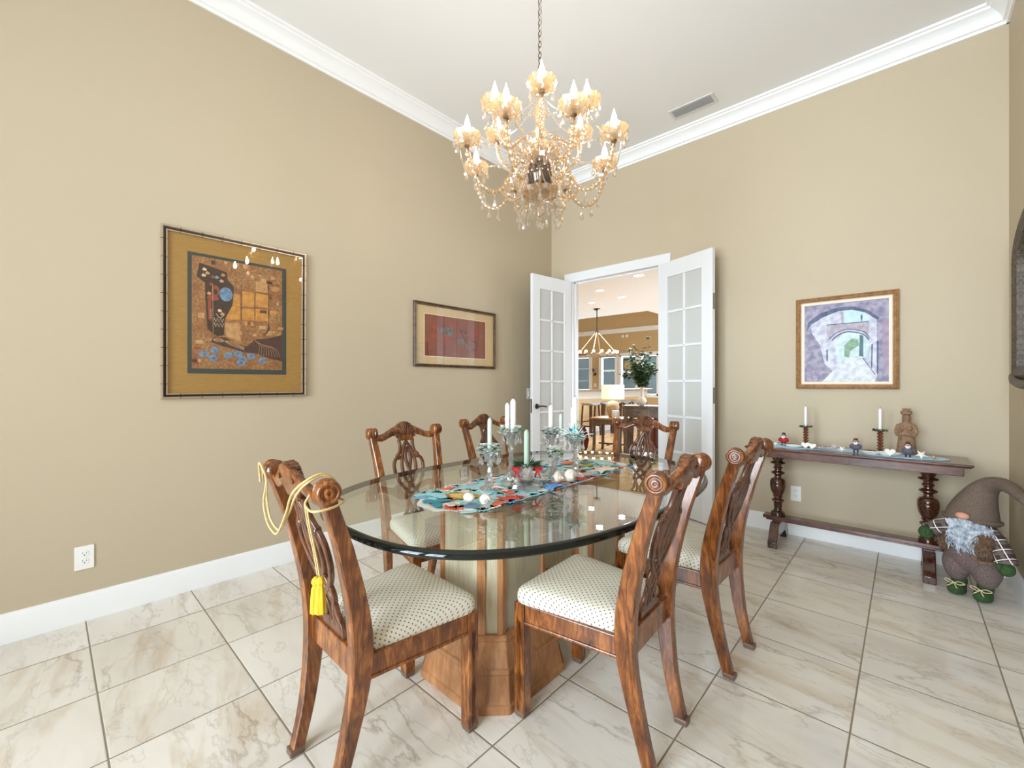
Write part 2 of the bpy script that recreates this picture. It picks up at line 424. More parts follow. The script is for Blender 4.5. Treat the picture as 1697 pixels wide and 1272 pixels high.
# ceiling air vent
VENTG = plain('vent_dark', (188, 186, 184), .6); VENTW = plain('vent_white', (214, 213, 211), .5)
t = thing('ceiling_vent', 'white rectangular air vent in the ceiling near the back wall', 'vent', (-1.372, 3.83, HC))
m = MB()
for a in ((-.19, .19, -.078, -.058), (-.19, .19, .058, .078), (-.19, -.165, -.058, .058), (.165, .19, -.058, .058)): m.box(a[0], a[1], a[2], a[3], -.008, 0)
m.build('frame', VENTW, t, smooth=0, bevel=.002)
MB().box(-.165, .165, -.058, .058, -.001, 0).build('duct_opening', VENTG, t, smooth=0)
for k in range(6):
    y = -.048 + k * .0185
    MB().box(-.165, .165, -.009, .009, -.0008, .0008, T(0, y, -.006) @ RX(28)).build('slat', VENTW, t, smooth=0)

# ------------------------------------------------------------ dining chairs
CAPS = []
def make_chair():
    t = thing('dining_chair', 'x', 'chair')
    # rear legs run up into the back posts
    for s in (-1, 1):
        P = spline([(s * .143, -.262, 0), (s * .150, -.222, .16), (s * .168, -.195, .33), (s * .176, -.19, .45), (s * .183, -.206, .58), (s * .197, -.25, .76), (s * .209, -.296, .9), (s * .212, -.308, .935)], 5)
        MB().bar(P, lambda q: .036 + .004 * math.sin(q * 3.1), lambda q: .040 + .026 * math.sin(min(q * 1.15, 1) * math.pi) ** 2, (1, 0, 0), ch=.2).build('back_post', WOOD, t, smooth=30)
        MB().box(s * .143 - .021, s * .143 + .021, -.286, -.24, 0, .022).build('foot_cap', CAPM, t, smooth=0, bevel=.004)
        # front legs
        m = MB().box(s * .203 - .022, s * .203 + .022, .188, .232, .02, .425)
        for dx in (-.011, 0, .011): m.box(s * .203 + dx - .0025, s * .203 + dx + .0025, .232, .2345, .03, .36)
        m.box(s * .225 - (.0025 if s > 0 else 0), s * .225 + (0 if s > 0 else .0025), .2, .22, .03, .36)
        m.build('front_leg', WOOD, t, smooth=0, bevel=.003)
        MB().taper(0, .022, .019, .019, .0235, .0235, T(s * .203, .21, 0)).build('foot_cap', CAPM, t, smooth=0, bevel=.003)
        # side rail
        a, b = Vector((s * .172, -.17, 0)), Vector((s * .208, .19, 0))
        m = MB()
        for z0, z1, w in ((.362, .424, .022), (.352, .363, .030)):
            d = (b - a).normalized(); n = Vector((-d.y, d.x, 0)) * w / 2
            q = [a - n, a + n, b + n, b - n]
            m.add([(p.x, p.y, z0) for p in q] + [(p.x, p.y, z1) for p in q], [(3, 2, 1, 0), (4, 5, 6, 7), (0, 1, 5, 4), (1, 2, 6, 5), (2, 3, 7, 6), (3, 0, 4, 7)])
        m.build('side_rail', WOOD, t, smooth=0, bevel=.003)
    MB().box(-.182, .182, .2, .224, .362, .424).box(-.182, .182, .198, .228, .352, .363).build('front_rail', WOOD, t, smooth=0, bevel=.003)
    MB().box(-.158, .158, -.205, -.178, .352, .44).build('rear_rail', WOOD, t, smooth=0, bevel=.003)
    # crest rail: silhouette in (x, height along the raked back), bowed slightly backward
    lean = lambda z: -.19 - .118 * ((z - .45) / .485) ** 1.25 if z > .45 else -.19
    top = [(0, 1.0), (.022, .999), (.042, .99), (.06, .978), (.08, .969), (.105, .957), (.13, .944), (.155, .936), (.175, .936), (.19, .945), (.2, .957)]
    bot = [(0, .893), (.022, .893), (.042, .893), (.05, .905), (.062, .922), (.08, .925), (.105, .916), (.13, .905), (.155, .898), (.175, .9), (.19, .906), (.2, .912)]
    m = MB(); xs = [i * .004 for i in range(0, 51)]
    def interp(A, x):
        for (a, b), (c, d) in zip(A, A[1:]):
            if a <= x <= c: return b + (d - b) * (x - a) / (c - a)
        return A[-1][1]
    full = [-x for x in xs[::-1]][:-1] + xs
    v = []
    for x in full:
        h, l = interp(top, abs(x)), interp(bot, abs(x))
        yb = -.012 * (1 - (x / .2) ** 2)
        dome = .004
        c = (h + l) / 2
        for z, o in ((h, -.010), (h, .010), (h - .006, .0145), (c, .0185), (l + .005, .014), (l, .008), (l, -.008), (l + .005, -.013), (c, -.0135), (h - .006, -.013)):
            v.append((x, lean(z) + yb + o, z))
    n = len(full); f = [(i * 10 + k, i * 10 + (k + 1) % 10, i * 10 + 10 + (k + 1) % 10, i * 10 + 10 + k) for i in range(n - 1) for k in range(10)]
    f += [tuple(range(10)), tuple(range(n * 10 - 10, n * 10))]
    m.add(v, f)
    cr = m.build('crest_rail', WOOD, t, smooth=50)
    # carved shell in the middle, scroll volutes beside it
    m = MB()
    for k in range(9):
        a = R(-64 + k * 16); L = .062
        p0 = Vector((0, lean(.93) + .004, .925)); p1 = Vector((math.sin(a) * L, lean(.98) + .004, .925 + math.cos(a) * L * 1.24))
        p2 = (p0 + p1) / 2 + Vector((0, .008, 0))
        m.tube(spline([p0, p2, p1], 4), lambda q: .0035 + .0058 * q, 6)
        m.tube([p1 + Vector((0, .002, 0)), p1 + Vector((0, -.026, -.002))], .0085, 6)
    m.build('carved_shell', WOODL, cr)
    for s in (-1, 1):
        m = MB()
        sp = []
        for i in range(30):
            a = i / 29 * 2.2 * 2 * math.pi; r = .021 * (1 - i / 36)
            sp.append((s * (.052 + r * math.cos(a)), lean(.93) + .006, .93 + r * math.sin(a)))
        m.tube(sp, lambda q: .0048 * (1 - .4 * q), 6)
        m.tube(spline([(s * .07, lean(.94) + .004, .948), (s * .10, lean(.94) + .005, .942), (s * .135, lean(.92) + .006, .922), (s * .17, lean(.92) + .008, .918)], 5), .0055, 6)
        m.build('carved_scroll', WOODL, cr)
        # ear scroll at the end of the crest
        prof = [(.004, -.030), (.024, -.030), (.031, -.024), (.034, -.015), (.0305, -.010), (.0335, -.003), (.0305, .003), (.0335, .009), (.031, .015), (.034, .021), (.031, .028), (.026, .031), (.022, .030), (.020, .026), (.014, .026), (.0135, .031), (.010, .033), (.006, .032), (.0055, .027), (.003, .027)]
        Me = T(s * .213, -.306, .948) @ RZ(-10 * s) @ RY(90 * s)
        MB().lathe(prof, 28, Me).build('ear_scroll', WOOD, cr, smooth=50)
    # pierced splat of interlaced ribbons
    m = MB()
    def rib(pts, w=.0175, d=.016, cl=False):
        for s in (-1, 1):
            m.bar(spline([(s * x, lean(z) - .010 + .012 * (1 - (z - .45) / .5), z) for x, z in pts], 6), d, w, (0, 1, 0))
    W = .013
    for pts in ([(.046, .90), (.042, .865), (.048, .83), (.070, .803)],
                [(.052, .797), (.078, .79), (.094, .755), (.089, .70), (.066, .648), (.036, .61), (.008, .585), (-.024, .558), (-.034, .53), (-.038, .50), (-.062, .462)],
                [(-.006, .89), (.016, .86), (.036, .80), (.045, .75), (.038, .69), (.016, .65), (-.014, .62), (-.036, .59), (-.04, .56), (-.020, .53), (-.010, .50), (-.020, .465)],
                [(0, .855), (.013, .82), (.016, .785), (.009, .75), (.001, .72), (.0, .66), (.012, .63)]):
        rib(pts)
    for s in (-1, 1): m.lathe([(.012, -.011), (.015, -.006), (.015, .008), (.011, .012)], 14, T(s * .062, lean(.792) - .008, .797) @ RX(90))
    m.prism([(-.075, .438), (.075, .438), (.068, .47), (.04, .478), (-.04, .478), (-.068, .47)], .02, T(0, -.178, 0) @ RX(90))
    m.build('splat', WOODL, t, smooth=50)
    # upholstered seat
    outline = []
    cor = [(-.168, -.172, .02), (-.228, .236, .045), (.228, .236, .045), (.168, -.172, .02)]
    pts = []
    for i, (x, y, r) in enumerate(cor):
        p = Vector((x, y)); a = Vector(cor[i - 1][:2]); b = Vector(cor[(i + 1) % 4][:2])
        da, db = (a - p).normalized(), (b - p).normalized()
        for k in range(7):
            u = k / 6; q0 = p + da * r; q1 = p + db * r
            pts.append((1 - u) ** 2 * q0 + 2 * u * (1 - u) * p + u * u * q1)
    # resample edges finely
    ring = []
    for i, p in enumerate(pts):
        q = pts[(i + 1) % len(pts)]; d = (q - p).length; k = max(1, int(d / .03))
        ring += [p.lerp(q, j / k) for j in range(k)]
    cen = Vector((0, .03)); v = []; n = len(ring)
    lev = [(.985, .424), (1.0, .437), (1.0, .452), (.985, .466), (.95, .4755), (.88, .483), (.75, .489), (.55, .4935), (.3, .496), (.08, .497)]
    for sc, z in lev:
        v += [(cen.x + (p.x - cen.x) * sc, cen.y + (p.y - cen.y) * sc, z) for p in ring]
    f = [(i * n + k, i * n + (k + 1) % n, (i + 1) * n + (k + 1) % n, (i + 1) * n + k) for i in range(len(lev) - 1) for k in range(n)]
    f += [tuple(range(n)), tuple(range(len(v) - n, len(v)))]
    MB().add(v, f).build('seat', FABRIC, t, smooth=60)
    return t
chair = make_chair(); index_kids()
chairs = [((-1.364, .827), -1.4, 'walnut dining chair at the near end of the table with a yellow tassel cord'),
          ((-.859, 1.423), 92.9, 'walnut dining chair on the right side of the glass table, nearest the camera'),
          ((-.807, 2.106), 88.7, 'walnut dining chair on the right side, farther one, in front of the console table'),
          ((-1.974, 1.465), -97, 'walnut dining chair on the left wall side, directly below the small red picture side'),
          ((-2.093, 2.296), -91.6, 'walnut dining chair on the left wall side, farther one, partly behind the green candle'),
          ((-1.386, 2.661), 183.9, 'walnut dining chair at the far end of the table in front of the doorway')]
chairs[3] = (chairs[3][0], chairs[3][1], 'walnut dining chair on the left wall side, nearer one, its seat seen through the glass')
for i, (p, a, lab) in enumerate(chairs):
    if i == 0: chair.location = (p[0], p[1], 0); chair.rotation_euler = (0, 0, R(a)); c = chair
    else: c = dup(chair, (p[0], p[1], 0), a)
    c['label'] = lab; c['group'] = 'dining chairs around the glass table'

# tassel cord over the near chair's back
CORD = mottled('pale_gold_cord', (214, 190, 134), (180, 150, 92), 300, .6); TASS = mottled('yellow_tassel', (236, 196, 40), (190, 146, 20), 250, .7, stretch=(1, 1, .1))
tt = thing('tassel_cord', 'pale gold double cord with yellow tassels draped over the near chair back', 'cord', (-1.364, .827, 0), -1.4)
m = MB()
for o in (0, .009):
    m.tube(spline([(-.222, -.338 - o, .912), (-.190, -.350 - o, .972 + o), (-.158, -.348, .93), (-.145, -.35 - o, .87 - o), (-.11, -.35 - o, .815 - o), (-.06, -.345 - o, .79 - o), (-.02, -.345 - o, .805 - o), (.06, -.35 - o, .87), (.12, -.355 - o, .925 + o), (.165, -.345, .965 + o), (.175, -.30, .985 + o * .5), (.18, -.262, .955), (.178, -.268, .92)], 7), .0034, 7)
m.tube(spline([(.17, -.335, .935), (.175, -.349, .915), (.21, -.351, .905), (.245, -.345, .908), (.252, -.305, .912), (.235, -.268, .918), (.19, -.262, .918)], 7), .0034, 7)
for o in (0, .014): m.tube(spline([(.178 - o, -.345, .905), (.172 - o, -.335, .85), (.164 - o, -.315, .76), (.162 - o, -.305, .70)], 6), .0028, 6)
m.tube(spline([(-.20, -.27, .915), (-.215, -.25, .86), (-.218, -.238, .79)], 5), .003, 6)
m.build('cord', CORD, tt)
def tassel(x, y, z):
    m = MB().lathe([(.004, 0), (.010, -.006), (.012, -.014), (.008, -.024), (.0115, -.032), (.0135, -.06), (.015, -.1), (.013, -.102), (.002, -.1)], 14, T(x, y, z), lobes=7, amp=.06)
    m.build('tassel', TASS, tt)
tassel(.168, -.305, .702); tassel(.141, -.307, .694)
tassel(-.218, -.238, .79)
# ------------------------------------------------------------ the glass table
TX, TY, TA, TB, TN = -1.35, 1.671, .685, 1.01, 2.6
def oval(k, n=144, sc=0.0):
    a = 2 * math.pi * k / n; c, s = math.cos(a), math.sin(a)
    r = 1.0
    return (math.copysign(abs(c) ** (2 / TN), c) * (TA + sc), math.copysign(abs(s) ** (2 / TN), s) * (TB + sc))
tb = thing('dining_table', 'oval glass topped dining table, polished edge blackened like internal reflection, on two oak pedestals', 'table', (TX, TY, 0))
N = 144
prof = [(-.02, .765), (-.008, .765), (-.003, .762), (0, .756), (.002, .750), (.0, .744), (-.005, .741), (-.012, .740)]
m = MB(); v = []
for d, z in prof: v += [(*oval(k, N, d), z) for k in range(N)]
m.add(v, [(i * N + k, i * N + (k + 1) % N, (i + 1) * N + (k + 1) % N, (i + 1) * N + k) for i in range(len(prof) - 1) for k in range(N)])
m.build('glass_rim', BLACKEDGE, tb, smooth=80)
m = MB(); m.add([(*oval(k, N, -.02), .765) for k in range(N)], [tuple(range(N))]); m.mi = 1
m.add([(*oval(k, N, -.012), .740) for k in range(N)], [tuple(range(N))[::-1]])
o = m.build('glass_top', [TOPGLASS, UNDERGLASS], tb, smooth=0)
def octa(hx, hy, c): return [(-hx + c, -hy), (hx - c, -hy), (hx, -hy + c), (hx, hy - c), (hx - c, hy), (-hx + c, hy), (-hx, hy - c), (-hx, -hy + c)]
def pedestal(yc):
    P = bpy.data.objects.new('pedestal', None); COL.objects.link(P); P.parent = tb; P.location = (0, yc, 0)
    # flared plinth in stacked mouldings
    m = MB()
    st = [(0, .262, .100), (.03, .262, .100), (.036, .254, .098), (.13, .238, .092), (.137, .243, .094), (.150, .243, .094), (.157, .234, .09), (.235, .205, .08), (.245, .21, .082), (.258, .20, .08)]
    v = []
    for z, h, c in st: v += [(x, y, z) for x, y in octa(h, h + .01, c)]
    f = [(i * 8 + k, i * 8 + (k + 1) % 8, i * 8 + 8 + (k + 1) % 8, i * 8 + 8 + k) for i in range(len(st) - 1) for k in range(8)]
    f += [tuple(range(8))[::-1], tuple(range(len(v) - 8, len(v)))]
    m.add(v, f).build('plinth', OAK, P, smooth=0, bevel=.003)
    # column: oak corner posts framing pale washed panels
    h, hy, c = .188, .198, .062
    inner = octa(h - .008, hy - .008, c - .003)
    MB().prism(inner, .483, None, .256).build('washed_panels', PALE, P, smooth=0)
    pts = octa(h, hy, c); m = MB()
    for i, (x, y) in enumerate(pts):
        p = Vector((x, y)); a = Vector(pts[i - 1]); b = Vector(pts[(i + 1) % 8])
        wa, wb = .02, .02
        da, db = (a - p).normalized(), (b - p).normalized(); n = -p.normalized() * .016
        poly = [p + da * wa, p, p + db * wb, p + db * wb + n, p + n, p + da * wa + n]
        m.prism([(q.x, q.y) for q in poly], .483, None, .256)
    m.build('corner_posts', OAK, P, smooth=0, bevel=.0015)
    m = MB(); v = []
    for z, e in ((.715, 0), (.737, .0)): v += [(x, y, z) for x, y in octa(h + .002, hy + .002, c)]
    m.add(v, [(k, (k + 1) % 8, 8 + (k + 1) % 8, 8 + k) for k in range(8)] + [tuple(range(8))[::-1], tuple(range(8, 16))]).build('cap_moulding', OAK, P, smooth=0)
pedestal(-.325); pedestal(.325)

# ------------------------------------------------------------ table runner with sea motifs
cols = {'aqua': (160, 216, 220), 'teal': (64, 146, 164), 'navy': (104, 138, 160), 'white': (236, 228, 218), 'coral': (236, 112, 76), 'red': (206, 84, 66), 'mustard': (176, 148, 50), 'sand': (226, 200, 168), 'brown': (74, 50, 44), 'pink': (226, 178, 178), 'green': (96, 138, 110), 'yellow': (226, 176, 50), 'skyblue': (116, 180, 214)}
RM = {k: mottled('runner_' + k, c, tuple(max(0, int(q * .9)) for q in c), 90, .85) for k, c in cols.items()}
order = list(RM)
m = MB(); random.seed(3)
def motif(kind, x, y, r, a=0, c='aqua', lift=0):
    m.mi = order.index(c); M = T(x, y, .0012 + lift) @ RZ(a)
    if kind == 'fan':
        pts = [(0, -r * .5)]
        for k in range(19):
            t = R(-10 + 200 * k / 18); q = r * (1 + .07 * math.cos(k * math.pi)); pts.append((q * math.cos(t), q * math.sin(t)))
        m.prism(pts, .0012, M)
        m.mi = order.index('white')
        for k in range(6):
            t = R(20 + 140 * k / 5); m.prism([(0, -r * .4), (r * .9 * math.cos(t) + .002, r * .9 * math.sin(t)), (r * .9 * math.cos(t) - .002, r * .9 * math.sin(t))], .0006, M, .0012)
    elif kind == 'star':
        pts = []
        for k in range(10):
            t = math.pi * k / 5 + .3; q = r if k % 2 == 0 else r * .36; pts.append((q * math.cos(t), q * math.sin(t)))
        m.prism(pts, .0018, M)
    elif kind == 'coral':
        for k in range(9):
            t = R(-70 + 17.5 * k); p = spline([(0, 0, 0), (r * .5 * math.sin(t * .7), r * .5, 0), (r * math.sin(t), r * math.cos(t), 0)], 4)
            m.bar(p, .006, .002, (1, .01, 0), M=M)
            for j in (3, 5, 7):
                if j < len(p): m.bar([p[j], p[j] + Vector((.010 * (1 if k % 2 else -1), .010, 0))], .004, .002, (1, 0.01, 0), M=M)
    elif kind == 'petal':
        m.prism([(r * math.cos(2 * math.pi * k / 20) * (1 + .35 * math.cos(2 * math.pi * k / 20)), r * .62 * math.sin(2 * math.pi * k / 20)) for k in range(20)], .0012, M)
    elif kind == 'disc':
        m.prism([(r * math.cos(2 * math.pi * k / 22), r * math.sin(2 * math.pi * k / 22)) for k in range(22)], .0012, M)
HX, HY = .195, .69
pts = []
for k in range(160):
    a = 2 * math.pi * k / 160; c_, s_ = math.cos(a), math.sin(a); n_ = 2.8
    w = 1 + .035 * math.sin(a * 17) * (.6 + .4 * math.cos(a * 5))
    pts.append((math.copysign(abs(c_) ** (2 / n_), c_) * HX * w, math.copysign(abs(s_) ** (2 / n_), s_) * HY * (1 + (w - 1) * .4)))
m.mi = order.index('white'); m.prism(pts, .0012)
m.mi = order.index('aqua'); m.prism([(x * .9, y * .965) for x, y in pts], .0010, None, .0008)
# fronds, shells and stars scattered over the whole length
random.seed(11)
edge = ['aqua', 'white', 'aqua', 'coral', 'white', 'white', 'sand', 'pink', 'navy', 'skyblue', 'white', 'aqua', 'pink', 'mustard', 'red', 'aqua', 'white', 'green', 'sand', 'white', 'aqua']
for i in range(170):
    c = random.choice(edge); k = random.choice(['coral', 'coral', 'petal', 'fan', 'coral', 'star', 'petal', 'disc'])
    y = -.62 + 1.24 * i / 169; x = random.uniform(-.155, .155)
    motif(k, x, y, random.uniform(.018, .034) * (1.3 if k == 'coral' else 1), random.uniform(0, 360), c, .001 + .0004 * (i % 9))
for s in (-1, 1):
    for i in range(26):
        y = -.60 + i * 1.2 / 25; motif('coral' if i % 3 else 'petal', s * .165, y, .034, -90 * s + random.uniform(-20, 20), ['aqua', 'aqua', 'white', 'coral', 'skyblue', 'aqua', 'pink'][i % 7], .0021 + .0003 * (i % 5))
# the near end seen clearest: frond, teal petals, coral shell, mustard fan
for i, a in enumerate(range(-60, 61, 20)): motif('petal', -.10 + .05 * math.sin(R(a)), -.56, .03, a + 90, 'aqua', .0045 + .00025 * i)
motif('petal', -.055, -.635, .034, 15, 'teal', .005); motif('petal', .01, -.640, .034, -25, 'teal', .0052); motif('petal', -.02, -.60, .034, 60, 'teal', .0054)
motif('coral', .085, -.60, .05, 190, 'coral', .005); motif('disc', .125, -.56, .032, 0, 'navy', .0055); motif('fan', -.02, -.47, .07, 200, 'mustard', .005); motif('fan', -.02, -.49, .045, 200, 'yellow', .0066)
motif('star', .15, -.40, .055, 20, 'red', .006); motif('coral', -.13, -.52, .06, 110, 'aqua', .0045); motif('coral', -.15, -.40, .055, 80, 'white', .0045)
motif('star', .15, -.05, .06, 20, 'red', .006); motif('petal', .14, .22, .04, 80, 'pink', .006); motif('fan', .05, .57, .06, 170, 'aqua', .006); motif('petal', -.05, .5, .05, 80, 'green', .006)
motif('petal', -.12, .4, .05, 80, 'coral', .006); motif('coral', .12, .5, .08, 20, 'aqua', .006); motif('petal', .0, .42, .05, 80, 'mustard', .006)
TZ = .7655
RUN = thing('table_runner', 'colourful table runner of coral and shell shapes lying along the glass table', 'runner', (-1.352, 1.668, TZ))
RUN_o = m.build('runner_cloth', [RM[k] for k in order], RUN, smooth=0)

# ------------------------------------------------------------ candle holders on the table
GLS = crystal('cut_glass', (.97, .985, 1, 1), .6, .40, frost=.34)
GREENC = plain('mint_wax', (194, 212, 198), .5, 0, Subsurface_Weight=.1); WHITEC = plain('white_wax', (243, 242, 240), .45, 0, Subsurface_Weight=.1)
DGREENC = plain('sage_wax', (166, 186, 164), .5); WICK = plain('wick', (60, 50, 44), .8)
LEAF = {k: mottled('leaf_' + k, c, tuple(int(q * (.9 if k in ('white', 'frost', 'teal') else .7)) for q in c), 60, .55) for k, c in {'pale': (150, 186, 150), 'dark': (48, 84, 58), 'white': (238, 240, 236), 'teal': (160, 216, 216), 'frost': (214, 232, 222), 'lime': (166, 200, 120), 'deepteal': (70, 120, 130)}.items()}
LK = list(LEAF)
def leafquad(m, p, d, L, w, up=Vector((0, 0, 1))):
    d = d.normalized(); s = d.cross(up)
    if s.length < .01: s = Vector((1, 0, 0))
    s.normalize(); n = s.cross(d)
    a, b, c = p + d * L * .35 + s * w + n * w * .3, p + d * L, p + d * L * .35 - s * w + n * w * .3
    q = p + d * L * .45 - n * w * .2
    m.add([p, a, b, c, q], [(0, 1, 4), (1, 2, 4), (2, 3, 4), (3, 0, 4)])
def wreath(parent, name, z, r, kinds, n=70, L=.024, w=.007, rise=.5, hmax=.02, flowers=0):
    m = MB()
    for i in range(n):
        a = random.uniform(0, 2 * math.pi); rr = r * random.uniform(.55, 1.0); m.mi = LK.index(random.choice(kinds))
        p = Vector((rr * math.cos(a) * .8, rr * math.sin(a) * .8, z + random.uniform(0, hmax)))
        b = a + random.uniform(-.9, .9); d = Vector((math.cos(b), math.sin(b), random.uniform(-.3, rise)))
        leafquad(m, p, d, L * random.uniform(.6, 1.1), w * random.uniform(.7, 1.2))
    for i in range(flowers):
        a = random.uniform(0, 2 * math.pi); rr = r * random.uniform(.3, .95); m.mi = LK.index('white')
        c = Vector((rr * math.cos(a), rr * math.sin(a), z + hmax + random.uniform(0, .008)))
        for k in range(5):
            b = k * 1.257 + a; leafquad(m, c, Vector((math.cos(b), math.sin(b), .5)), .015, .008)
    return m.build(name, [LEAF[k] for k in LK], parent, smooth=0)
def candle(p, r, h, mat, label, group='taper candles on the dining table', cat='candle', name='taper_candle', tilt=0):
    t = thing(name, label, cat, p, 0, group)
    MB().lathe([(r * .9, 0), (r, .004), (r, h - .02), (r * .85, h - .01), (r * .35, h - .002), (.001, h)], 16).build('wax', mat, t)
    MB().tube([(0, 0, h - .004), (0, .001, h + .004), (.001, .002, h + .009)], .0011, 6).build('wick', WICK, t)
    return t
def drop_bm(L, r, n=6):
    return [(.0008, 0), (r * .35, -L * .25), (r, -L * .72), (r * .6, -L * .92), (.0008, -L)]
def prisms(parent, z, r, n, L, rr, a0=0, name='hanging_prism'):
    for k in range(n):
        a = a0 + 2 * math.pi * k / n; M = T(r * math.cos(a), r * math.sin(a), z)
        m = MB().ell((0, 0, -.006), .005, 8, 5, M).ell((0, 0, -.0165), .0042, 8, 5, M).lathe(drop_bm(L, rr), 6, M @ T(0, 0, -.021))
        m.build(name, GLS, parent, smooth=0)
def holder(p, h, cup_r, label, kinds, prism=True, flowers=6, wr=None, hmax=.03, wn=130, L=.026):
    t = thing('candle_holder', label, 'candle holder', p, random.uniform(0, 40), 'cut glass candle holders on the dining table')
    s = h
    foot = [(.0, 0), (.046, 0), (.048, .004), (.040, .010), (.024, .018), (.014, .028)]
    MB().lathe(foot, 10, cap=False).build('foot', GLS, t, smooth=20)
    st = [(.014, .028), (.019, .04), (.012, .05), (.017, .065), (.010, .08), (.014, s * .45), (.009, s * .55), (.016, s * .63), (.011, s * .70), (.013, s * .76)]
    MB().lathe(st, 8, cap=False).build('stem', GLS, t, smooth=20)
    cup = [(.013, s * .76), (.020, s * .82), (cup_r * .7, s * .92), (cup_r, s * .985), (cup_r * .96, s), (cup_r * .55, s * .97), (.014, s * .955)]
    MB().lathe(cup, 20, lobes=10, amp=.05, cap=False).build('cup', GLS, t, smooth=20)
    if prism: prisms(t, s * .97, cup_r * .95, 7, .036, .009)
    wreath(t, 'flower_ring', s - .014, wr or cup_r * 1.15, kinds, wn, L=L, flowers=flowers, hmax=hmax, w=.010)
    return t
random.seed(21)
H = [((-1.372, 1.345), .175, .046, 'shortest cut glass candle holder at the left, holding one mint candle in white flowers', ['pale', 'white', 'dark', 'frost', 'white', 'white'], 14),
     ((-1.40, 1.515), .245, .048, 'tall cut glass candle holder second from left, holding two white candles in pale green flowers', ['lime', 'pale', 'lime', 'frost', 'white'], 8),
     ((-1.385, 1.81), .215, .044, 'cut glass candle holder with one white candle, left of the teal bouquet', ['dark', 'white', 'frost', 'white', 'white'], 16),
     ((-1.235, 1.815), .20, .044, 'cut glass candle holder at the right carrying the teal bouquet and white candles', ['dark', 'pale', 'white', 'frost', 'white'], 14)]
for (x, y), h, cr, lab, kinds, fl in H: holder((x, y, TZ + .004), h, cr, lab, kinds, flowers=fl)
Z0 = TZ + .004
candle((-1.372, 1.345, Z0 + .165), .0105, .155, GREENC, 'mint green taper candle in the shortest glass holder at the left')
candle((-1.418, 1.508, Z0 + .235), .0105, .145, WHITEC, 'white taper candle, left and slightly shorter of the touching pair')
candle((-1.392, 1.522, Z0 + .235), .0135, .165, WHITEC, 'thicker white taper candle, right one of the touching pair')
candle((-1.385, 1.81, Z0 + .205), .0125, .155, WHITEC, 'white taper candle in front of the open left glazed door')
candle((-1.345, 1.845, Z0 + .19), .0095, .125, GREENC, 'slim mint green candle just right of the single white candle')
candle((-1.262, 1.832, Z0 + .19), .0085, .165, WHITEC, 'slimmer shorter white candle rising from the teal bouquet')
candle((-1.235, 1.815, Z0 + .19), .0125, .215, WHITEC, 'tallest white candle, rising from the teal bouquet at the right')
# low holder with pine sprigs, red bows and a sage candle
t = thing('candle_holder', 'low faceted glass candle holder with pine sprigs and two red bows', 'candle holder', (-1.262, 1.47, Z0), 0, 'cut glass candle holders on the dining table')
MB().lathe([(0, 0), (.068, 0), (.072, .008), (.066, .022), (.048, .034), (.03, .042)], 14, lobes=7, amp=.08, cap=False).build('foot', GLS, t, smooth=20)
MB().lathe([(.03, .042), (.03, .05), (.026, .06), (.028, .085), (.031, .1), (.026, .105), (.014, .1)], 12, cap=False).build('cup', GLS, t, smooth=20)
PINE = mottled('pine_green', (52, 92, 56), (28, 58, 34), 80, .6); REDB = plain('red_velvet', (178, 40, 36), .7)
m = MB()
for i in range(260):
    a = random.uniform(0, 2 * math.pi); p = Vector((.02 * math.cos(a), .02 * math.sin(a), .104)); r = random.uniform(.028, .058)
    d = Vector((math.cos(a), math.sin(a), random.uniform(-.15, .5))); p = p + d * random.uniform(0, .02)
    leafquad(m, p, d, r, .0026)
m.build('pine_sprigs', PINE, t, smooth=0)
for k, (x, y) in enumerate(((-.04, -.022), (.028, .042))):
    m = MB()
    for s in (-1, 1):
        m.tube(spline([(x, y, .078), (x + s * .012, y + s * .006, .094), (x + s * .02, y + s * .008, .08), (x, y, .078)], 5), .0055, 6)
        m.tube(spline([(x, y, .078), (x + s * .008, y, .062), (x + s * .016, y + .004, .044)], 4), .004, 6)
    m.build('red_bow', REDB, t)
candle((-1.262, 1.47, Z0 + .1), .0125, .165, DGREENC, 'sage green candle in the low glass holder with pine and red bows')
# teal bouquet on the right-hand holder
t = thing('flower_bouquet', 'teal and white artificial bouquet on the right-hand glass candle holder', 'flowers', (-1.235, 1.815, Z0 + .195), 0)
m = MB()
for i in range(120):
    a = random.uniform(0, 2 * math.pi); el = random.uniform(.1, 1.35); d = Vector((math.cos(a) * math.cos(el), math.sin(a) * math.cos(el), math.sin(el)))
    m.mi = LK.index(random.choice(['teal', 'frost', 'frost', 'white', 'white', 'teal', 'deepteal'])); p = d * random.uniform(.005, .045)
    if i < 34: m.tube([p, p + d * .03 + Vector((0, 0, .006)), p + d * random.uniform(.045, .06)], .0016, 5)
    else: leafquad(m, p, d + Vector((random.uniform(-.5, .5), random.uniform(-.5, .5), 0)), random.uniform(.02, .034), .009)
m.build('blooms', [LEAF[k] for k in LK], t, smooth=0)
# spare flower ring leaning against the right holders
t = thing('flower_wreath', 'small dark green and white flower wreath resting against the right-hand holders', 'flowers', (-1.30, 1.735, Z0 + .105), 0)
wreath(t, 'leaves_and_blossoms', 0, .036, ['dark', 'frost', 'white', 'white', 'lime'], 90, flowers=20, hmax=.04, w=.011)
MB().lathe([(.0, -.105), (.03, -.105), (.032, -.1), (.012, -.09), (.010, -.05), (.014, -.02), (.028, -.004), (.026, 0)], 12, cap=False).build('glass_stem', GLS, t, smooth=20)

